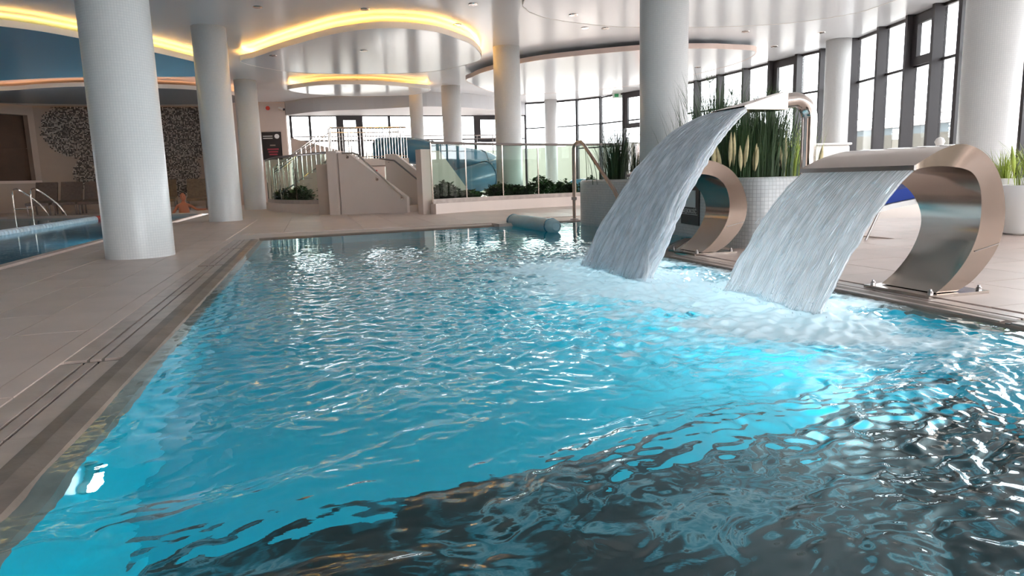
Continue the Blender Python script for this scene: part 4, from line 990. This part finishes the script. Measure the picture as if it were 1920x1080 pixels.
# ================================================================ BLUE SLIDE
slide = thing('water_slide', 'blue tube water slide winding behind the glass screen', 'water slide', (4.6, 21.5, 0))
up = catmull([(2.15, 22.2, 1.70), (3.0, 21.6, 1.66), (3.8, 21.3, 1.48), (4.6, 21.2, 1.32), (5.3, 21.5, 1.20), (5.75, 22.2, 1.08), (5.6, 23.0, 0.98)], k=8)
autosmooth(MB().tube(up, 0.40, 28).build('upper_tube', M_slide, slide), 60)
lo_ = catmull([(5.95, 21.9, 1.02), (5.6, 20.9, 0.92), (4.9, 20.4, 0.78), (4.2, 20.2, 0.62), (3.5, 20.3, 0.50), (2.9, 20.7, 0.45), (2.6, 21.4, 0.42)], k=8)
autosmooth(MB().tube(lo_, 0.42, 28).build('lower_tube', M_slide, slide), 60)
for cv_, ids, r_ in ((up, (14, 30), 0.425), (lo_, (13, 30), 0.445)):
    for i in ids:
        a_, c_ = Vector(cv_[i]), Vector(cv_[i + 1]); d = (c_ - a_).normalized() * 0.03
        fl_o = MB().tube([a_ - d, a_ + d], r_, 28).build('flange', M_slide_ring, slide)
        for k in range(12):
            sd = d.normalized().orthogonal().normalized(); q_ = Matrix.Rotation(k * math.pi / 6, 3, d.normalized()) @ sd
            p_ = a_ + q_ * (r_ + 0.004); MB().box(p_, (0.03, 0.03, 0.03)).build('bolt', M_steel_dark, fl_o)
MB().tube([Vector((2.17, 22.18, 1.70)) , Vector((2.10, 22.23, 1.70))], 0.36, 28).build('entry_mouth', M_dark, slide)
run = thing('slide_runout', 'blue curved run out trough end by the handrail', 'slide trough', (7.9, 19.5, 0))
vs = []; nn = 14
for j, (x, y) in enumerate([(6.9, 18.6), (7.3, 18.8), (7.8, 18.9), (8.3, 18.8)]):
    for k in range(nn):
        a_ = math.pi * k / (nn - 1); vs.append((x, y + 0.42 * math.cos(a_), 0.05 + (0.42 + 0.22 * math.sin(math.pi * j / 3)) * math.sin(a_)))
autosmooth(MB().add(vs, [(j * nn + k, j * nn + k + 1, (j + 1) * nn + k + 1, (j + 1) * nn + k) for j in range(3) for k in range(nn - 1)]).build('hood', M_slide, run), 60)
MB().box((6.9, 18.6, 0.06), (0.06, 0.86, 0.12)).build('rim', M_slide_ring, run)
trg = thing('slide_support', 'white support post under the blue slide', 'post', (4.0, 20.2, 0))
MB().tube([(4.0, 20.9, 0), (4.0, 20.9, 1.05)], 0.07, 12).build('shaft', M_white, trg); MB().lathe((4.0, 20.9, 0), [(0.16, 0), (0.16, 0.02), (0.08, 0.03)], 16).build('foot', M_white, trg)

# ================================================================ LEFT SIDE: NOTICE, ALARM, LOUNGERS, LADDER, LANE ROPE, SWIMMER, MOSAIC
p0 = aty(490, 248, 28.95); p1 = aty(531, 299, 28.95)
nb_ = thing('notice_board', 'dark notice board with white emblem and red text on the white wall', 'notice board', ((p0[0] + p1[0]) / 2, 28.9, p1[2]))
rzb = math.atan2(28.95 - 29.3, -0.72 + 2.8)
cxb, czb = (p0[0] + p1[0]) / 2, (p0[2] + p1[2]) / 2; wbd, hbd = (p1[0] - p0[0]), (p0[2] - p1[2])
yb_ = lambda x: 29.3 - 0.35 * (x + 2.8) / 2.08 - 0.16
def nbx(dx, dz, w, h, dep, name, M): MB().box((cxb + dx, yb_(cxb + dx) - dep, czb + dz), (w, 0.02, h), rzb).build(name, M, nb_)
nbx(0, 0, wbd, hbd, 0, 'board', M_black); nb_board = nb_.children[0]; nb_keep = nb_; nb_ = nb_board
nbx(-0.14, 0.37, 0.36, 0.03, 0.015, 'text_line', M_print); nbx(-0.14, 0.29, 0.36, 0.03, 0.015, 'text_line', M_print)
MB().tube([(cxb + 0.20, yb_(cxb + 0.2) - 0.03, czb + 0.36), (cxb + 0.20, yb_(cxb + 0.2) - 0.01, czb + 0.36)], 0.09, 18).build('emblem', M_print, nb_)
nbx(0.02, 0.02, 0.20, 0.05, 0.015, 'text_line', M_steel_dark)
for k in range(3): nbx(0.02, -0.13 - k * 0.10, 0.42 - 0.06 * k, 0.05, 0.015, 'text_line', M_printred)
pa_ = aty(502, 203, 28.95)
al = thing('fire_alarm', 'red round fire alarm sounder high on the white wall', 'alarm', (pa_[0], yb_(pa_[0]), pa_[2]))
MB().tube([(pa_[0], yb_(pa_[0]) + 0.04, pa_[2]), (pa_[0], yb_(pa_[0]) - 0.05, pa_[2])], [0.085, 0.075], 16).build('dome', M_red, al); MB().tube([(pa_[0], yb_(pa_[0]) + 0.06, pa_[2]), (pa_[0], yb_(pa_[0]) + 0.03, pa_[2])], 0.10, 16).build('base', M_white, al)
pc_ = aty(529, 206, 28.95)
cc = thing('wall_camera', 'small white surveillance camera with dark lens beside the red alarm', 'camera', (pc_[0], yb_(pc_[0]), pc_[2]))
MB().tube([(pc_[0] - 0.12, yb_(pc_[0]) - 0.06, pc_[2] + 0.05), (pc_[0] + 0.06, yb_(pc_[0]) - 0.16, pc_[2] - 0.01)], 0.05, 12).build('body', M_white, cc)
MB().tube([(pc_[0] + 0.06, yb_(pc_[0]) - 0.16, pc_[2] - 0.01), (pc_[0] + 0.085, yb_(pc_[0]) - 0.175, pc_[2] - 0.02)], 0.045, 12).build('lens', M_black, cc)
MB().tube([(pc_[0] - 0.05, yb_(pc_[0]) + 0.06, pc_[2] + 0.06), (pc_[0] - 0.05, yb_(pc_[0]) - 0.08, pc_[2] + 0.03)], 0.02, 8).build('bracket', M_white, cc)
ex = aty(1158, 179, 25.6); es = thing('exit_sign', 'small green and white exit sign under the ceiling by the far windows', 'sign', (ex[0], ex[1], ex[2]))
MB().box(ex, (0.42, 0.04, 0.20), -0.3).build('plate', M_exit, es); MB().box((ex[0] - 0.06, ex[1] - 0.03, ex[2]), (0.16, 0.01, 0.12), -0.3).build('pictogram', M_green, es); MB().tube([(ex[0], ex[1], ex[2] + 0.1), (ex[0], ex[1], ZC)], 0.01, 6).build('hanger', M_white, es)

# mosaic mural: thousands of small stones set in round fields
def mural(fields, label):
    verts = []; faces = []; mi = []; r = random.Random(5); d = 0.046; Yw = 30.385
    x = -9.85
    while x < -2.9:
        z = 0.4
        while z < 3.86:
            hit = 0
            for cx, cz, rx_, rz_ in fields:
                if ((x - cx) / rx_) ** 2 + ((z - cz) / rz_) ** 2 < 1 + r.uniform(-0.12, 0.05): hit = 1
            if hit and r.random() < 0.93:
                s_ = 0.019; k = len(verts); e = r.uniform(0.0, 0.008)
                verts += [(x - s_, Yw, z - s_), (x + s_, Yw, z - s_), (x + s_, Yw, z + s_), (x - s_, Yw, z + s_)]
                verts += [(x - s_, Yw - 0.008 - e, z - s_), (x + s_, Yw - 0.008 - e, z - s_), (x + s_, Yw - 0.008 - e, z + s_), (x - s_, Yw - 0.008 - e, z + s_)]
                faces += [(k + 4, k + 5, k + 6, k + 7), (k, k + 1, k + 5, k + 4), (k + 3, k + 7, k + 6, k + 2), (k, k + 4, k + 7, k + 3), (k + 1, k + 2, k + 6, k + 5)]
                q_ = r.random(); m_ = 0 if q_ < 0.40 else (1 if q_ < 0.70 else 2); mi += [m_] * 5
            z += d
        x += d
    me = bpy.data.meshes.new('mosaic_mural'); me.from_pydata(verts, [], faces)
    for q_ in (mat('stone_black', (0.02, 0.02, 0.022), 0.4), mat('stone_grey', (0.22, 0.2, 0.19), 0.5), mat('stone_white', (0.6, 0.56, 0.52), 0.5)): me.materials.append(q_)
    me.polygons.foreach_set('material_index', mi); o = bpy.data.objects.new('mosaic_mural', me); C.objects.link(o); addprops(o, label, 'mosaic', kind='stuff')
def wp(px, py): q_ = aty(px, py, 30.4); return q_[0], q_[2]
flds = []
for px, py, rpx, rpz in [(160, 243, 63, 47), (185, 326, 36, 34), (348, 243, 80, 50), (335, 318, 33, 44)]:
    cx, cz = wp(px, py); flds.append((cx, cz, rpx / 41.5, rpz / 41.5))
mural(flds, 'round fields of black and white mosaic stones on the back wall')

def lounger(x, y, rz, label, M):
    t = thing('sun_lounger', label, 'sun lounger', (x, y, 0), 'brown wicker loungers along the back wall')
    def L(p): return (x + p[0] * math.cos(rz) - p[1] * math.sin(rz), y + p[0] * math.sin(rz) + p[1] * math.cos(rz), p[2])
    def slab(prof, w, name, m_):
        vs = [L((s_ * w / 2, a_, z)) for s_ in (-1, 1) for a_, z in prof]; n = len(prof)
        MB().add(vs, [tuple(range(n)), tuple(range(2 * n - 1, n - 1, -1))] + [(i, n + i, n + (i + 1) % n, (i + 1) % n) for i in range(n)]).build(name, m_, t)
    slab([(-0.95, 0.30), (0.35, 0.36), (0.35, 0.44), (-0.95, 0.38)], 0.60, 'seat', M)
    slab([(0.33, 0.38), (0.80, 1.02), (0.87, 0.98), (0.42, 0.34)], 0.60, 'backrest', M)
    for sx in (-1, 1):
        for yy in (-0.8, 0.3): MB().tube([L((sx * 0.28, yy, 0.33)), L((sx * 0.28, yy + 0.05, 0.0))], 0.025, 6).build('leg', M_steel_dark, t)
    return t
for k, (px, lab, M_) in enumerate([(95, 'dark brown wicker lounger leftmost, beside the ladder', M_brown), (142, 'dark brown wicker lounger second from the left', M_brown), (186, 'dark brown wicker lounger half hidden by the big left column', M_brown), (320, 'lighter brown wicker lounger behind the swimmer', M_brown2), (376, 'lighter brown wicker lounger right of the swimmer, beside the second column', M_brown2)]):
    x = aty(px, 380, 25.6)[0]; lounger(x, 25.0 + 0.0 * k, 0.12, lab, M_)
# pool ladder of the lap pool
lad = thing('pool_ladder', 'chrome pool ladder with bent rails at the far side of the lap pool', 'ladder', (-7.9, 23.3, 0))
for dx in (0, 0.55):
    x = -8.25 + dx; y = 23.55 - dx * 0.55
    autosmooth(MB().tube(catmull([(x, y - 0.35, -0.5), (x, y - 0.35, 0.45), (x, y - 0.33, 0.70), (x, y - 0.2, 0.80), (x + 0.05, y + 0.1, 0.78), (x + 0.45, y + 0.3, 0.35), (x + 0.6, y + 0.4, 0.0)], k=5), 0.022, 8).build('rail', M_chrome, lad), 60)
for z in (-0.35, -0.1, 0.25): MB().tube([(-8.25, 23.2, z), (-7.7, 22.9, z)], 0.018, 6).build('rung', M_chrome, lad)
# lane rope
rope = thing('lane_rope', 'white lane rope of round floats with a red end on the lap pool', 'lane rope', (-5.5, 14, -0.03))
y = 9.0
fm = None
while y < 23.0:
    M_ = M_ropewhite if y < 20.6 else M_red
    if fm is None or (M_ is M_red and fm[1] is not M_red):
        o = MB().tube([(0, -0.085, 0), (0, -0.075, 0), (0, 0.075, 0), (0, 0.085, 0)], [0.05, 0.075, 0.075, 0.05], 12).build('float', M_, None, smooth=True); fm = (o.data, M_); bpy.data.objects.remove(o)
    o = bpy.data.objects.new('float', fm[0]); C.objects.link(o); o.parent = rope; o.location = (0, y - 14, 0.0)
    y += 0.176
MB().tube([(-5.5, 9, -0.03), (-5.5, 23, -0.03)], 0.006, 5).build('cable', M_steel_dark, rope)

# swimmer far off in the lap pool: one continuous skinned body
def swimmer():
    c = gp(346, 398); x, y = c[0], c[1]; zw = -0.05
    J = [((0, 0, -0.45), 0.15), ((0, 0, -0.15), 0.16), ((0, 0, 0.10), 0.17), ((0, 0, 0.26), 0.13), ((0, 0, 0.34), 0.055), ((0.0, -0.01, 0.40), 0.06),
         ((-0.18, 0, 0.24), 0.065), ((-0.30, -0.05, 0.02), 0.05), ((-0.36, -0.22, -0.04), 0.038), ((-0.37, -0.32, -0.05), 0.03),
         ((0.18, 0, 0.24), 0.065), ((0.36, -0.06, 0.12), 0.05), ((0.56, -0.16, 0.12), 0.038), ((0.66, -0.20, 0.13), 0.03), ((0, 0, -0.62), 0.13)]
    E_ = [(0, 1), (1, 2), (2, 3), (3, 4), (4, 5), (3, 6), (6, 7), (7, 8), (8, 9), (3, 10), (10, 11), (11, 12), (12, 13), (0, 14)]
    me = bpy.data.meshes.new('body'); me.from_pydata([j[0] for j in J], E_, []); o = bpy.data.objects.new('body', me); C.objects.link(o)
    sk = o.modifiers.new('skin', 'SKIN')
    for v, j in zip(me.skin_vertices[0].data, J): v.radius = (j[1], j[1] * 0.75)
    me.skin_vertices[0].data[0].use_root = True
    ss = o.modifiers.new('sub', 'SUBSURF'); ss.levels = 2; ss.render_levels = 2
    me.materials.append(M_skin)
    dg = bpy.context.evaluated_depsgraph_get(); m2 = bpy.data.meshes.new_from_object(o.evaluated_get(dg)); bpy.data.objects.remove(o)
    t = thing('person', 'swimmer standing chest deep in the lap pool with one arm stretched out', 'person', (x, y, zw))
    m2.materials.clear(); m2.materials.append(M_skin); m2.polygons.foreach_set('use_smooth', [True] * len(m2.polygons))
    b_ = bpy.data.objects.new('body', m2); C.objects.link(b_); b_.parent = t
    hd = MB(); vs = []
    prof = [(0.02, 0.38), (0.05, 0.40), (0.075, 0.45), (0.082, 0.51), (0.078, 0.57), (0.055, 0.62), (0.015, 0.64)]
    hd.lathe((0, -0.01, 0), prof, 14); hd.tube([(0, -0.085, 0.53), (0, -0.11, 0.49), (0, -0.085, 0.48)], 0.012, 6)
    h = hd.build('head', M_skin, None, smooth=True); h.parent = t
    hr_ = MB().lathe((0, 0.012, 0), [(0.08, 0.50), (0.09, 0.55), (0.085, 0.60), (0.055, 0.645), (0.01, 0.66)], 14).build('hair', M_hair, None, smooth=True); hr_.parent = h
    for sx in (-1, 1):
        e_ = MB().lathe((sx * 0.03, -0.082, 0.52), [(0.003, -0.008), (0.010, 0), (0.003, 0.008)], 8).build('eye', M_black, None); e_.parent = h
    b = MB()
    for (hx, hy, hz, sgx) in ((0.66, -0.20, 0.13, 1), (-0.37, -0.32, -0.05, -1)):
        for f_ in range(5):
            an = -0.5 + f_ * 0.24; L_ = (0.055, 0.085, 0.095, 0.088, 0.07)[f_]
            b.tube([(hx, hy, hz), (hx + sgx * L_ * 0.6 * math.cos(an), hy - 0.02 + L_ * 0.6 * math.sin(an), hz), (hx + sgx * L_ * math.cos(an), hy - 0.02 + L_ * math.sin(an), hz - 0.015)], [0.012, 0.010, 0.007], 6)
    f_ = b.build('fingers', M_skin, None, smooth=True); f_.parent = b_
swimmer()
# towel stand / small rail behind third column
hl = thing('grab_rail', 'small chrome grab rail behind the third column', 'grab rail', (-2.25, 22.0, 0))
autosmooth(MB().tube(catmull([(-2.3, 21.6, 0.0), (-2.3, 21.6, 0.55), (-2.28, 21.7, 0.68), (-2.2, 21.9, 0.60), (-2.15, 22.0, 0.0)], k=5), 0.03, 8).build('tube', M_chrome, hl), 60)
MB().box((-2.22, 21.8, 0.02), (0.35, 0.6, 0.06)).build('base', M_plaster, hl)

# ================================================================ RIGHT SIDE
def pot(x, y, r0, r1, h, label, plants):
    t = thing('plant_pot', label, 'plant pot', (x, y, 0), 'white plant pots')
    autosmooth(MB().lathe((x, y, 0), [(r0 * 0.9, 0.0), (r0, 0.02), (r0 + (r1 - r0) * 0.5, h * 0.5), (r1, h - 0.015), (r1 - 0.008, h), (r1 - 0.035, h), (r1 - 0.045, h - 0.06)], 36).build('pot_body', M_pot, t), 40)
    MB().lathe((x, y, h - 0.065), [(0.01, 0), (r1 - 0.045, 0), (r1 - 0.045, 0.01)], 24).build('soil', M_soil, t)
pot(7.45, 5.95, 0.24, 0.31, 0.56, 'white tapered plant pot behind the near cobra fountain', 0)
pot(7.02, 5.30, 0.24, 0.30, 0.50, 'white plant pot cut by the right picture edge', 0)
grass_clump((7.45, 5.95, 0.50), 0.42, 220, 0.22, M_grass_yellow, 21, lean=0.7, label='yellow green grass in the pot behind the near cobra fountain', group='potted plants', plumes=0)
grass_clump((7.02, 5.30, 0.44), 0.55, 180, 0.2, M_grass_yellow, 22, lean=0.6, label='bright yellow green plant at the right picture edge', group='potted plants', plumes=3, pm=M_grass_yellow)
# shrub sprig in pot
# white lounge chair with blue cushion
lx, ly = 5.95, 5.62
lc = thing('lounge_chair', 'white curved lounge chair with a dark blue cushion beyond the near waterfall', 'lounge chair', (lx, ly, 0))
dv = np.array([0.75, -0.35]); dv /= np.linalg.norm(dv); sv = np.array([-dv[1], dv[0]])
def LP(a, s_, z): return (lx + dv[0] * a + sv[0] * s_, ly + dv[1] * a + sv[1] * s_, z)
sh = catmull([(-0.85, 0.20), (-0.45, 0.34), (-0.05, 0.42), (0.20, 0.46), (0.36, 0.54), (0.50, 0.64)], k=5)
vs = [LP(a, s_, z - d) for s_ in (-0.32, 0.32) for d in (0, 0.05) for a, z in sh]; n = len(sh)
fs = []
for i in range(n - 1): fs += [(i, i + 1, 2 * n + i + 1, 2 * n + i), (n + i, 3 * n + i, 3 * n + i + 1, n + i + 1), (i, n + i, n + i + 1, i + 1), (2 * n + i, 2 * n + i + 1, 3 * n + i + 1, 3 * n + i)]
fs += [(0, 2 * n, 3 * n, n), (n - 1, 2 * n - 1, 4 * n - 1, 3 * n - 1)]
MB().add(vs, fs).build('shell', M_white, lc)
vs = [LP(a, s_, z + d) for s_ in (-0.26, 0.26) for d in (0.005, 0.12) for a, z in sh[4:]]; n = len(sh[4:])
fs = []
for i in range(n - 1): fs += [(i, 2 * n + i, 2 * n + i + 1, i + 1), (n + i, n + i + 1, 3 * n + i + 1, 3 * n + i), (i, i + 1, n + i + 1, n + i), (2 * n + i, 3 * n + i, 3 * n + i + 1, 2 * n + i + 1)]
fs += [(0, n, 3 * n, 2 * n), (n - 1, 3 * n - 1, 4 * n - 1, 2 * n - 1)]
MB().add(vs, fs).build('cushion', M_blue, lc)
MB().tube([LP(-0.15, -0.34, 0.40), LP(0.05, -0.36, 0.33), LP(0.25, -0.36, 0.29), LP(0.45, -0.36, 0.30)], 0.028, 8).build('arm', M_brown2, lc)
for a, s_ in ((0.5, -0.3), (0.5, 0.3), (-0.6, -0.3), (-0.6, 0.3)): MB().tube([LP(a * 0.75, s_, 0.38), LP(a, s_, 0.0)], 0.012, 6).build('leg', M_steel_dark, lc)
# frosted white side box by the windows
wbx = aty(1548, 290, 13.4)
fb = thing('white_counter', 'pale rounded counter in front of the right column', 'counter', (wbx[0], 13.4, 0))
MB().box((wbx[0] - 0.15, 13.4, 0.62), (1.15, 0.5, 1.28), -0.2).build('body', M_pot, fb, bevel=0.06); MB().box((wbx[0] - 0.15, 13.4, 1.28), (1.2, 0.55, 0.05), -0.2).build('top', M_white, fb, bevel=0.02)
gl = aty(1762, 266, 8.8)
gb = thing('globe_lamp', 'small white globe lamp on a slim post behind the near cobra fountain', 'lamp', (gl[0], gl[1], 0))
MB().lathe((gl[0], gl[1], gl[2]), [(0.005, -0.075), (0.05, -0.056), (0.075, 0), (0.05, 0.056), (0.005, 0.075)], 16).build('globe', M_white, gb, smooth=True)
MB().tube([(gl[0], gl[1], 0), (gl[0], gl[1], gl[2] - 0.06)], 0.012, 8).build('post', M_white, gb); MB().lathe((gl[0], gl[1], 0), [(0.12, 0), (0.12, 0.02), (0.03, 0.03)], 16).build('foot', M_white, gb)
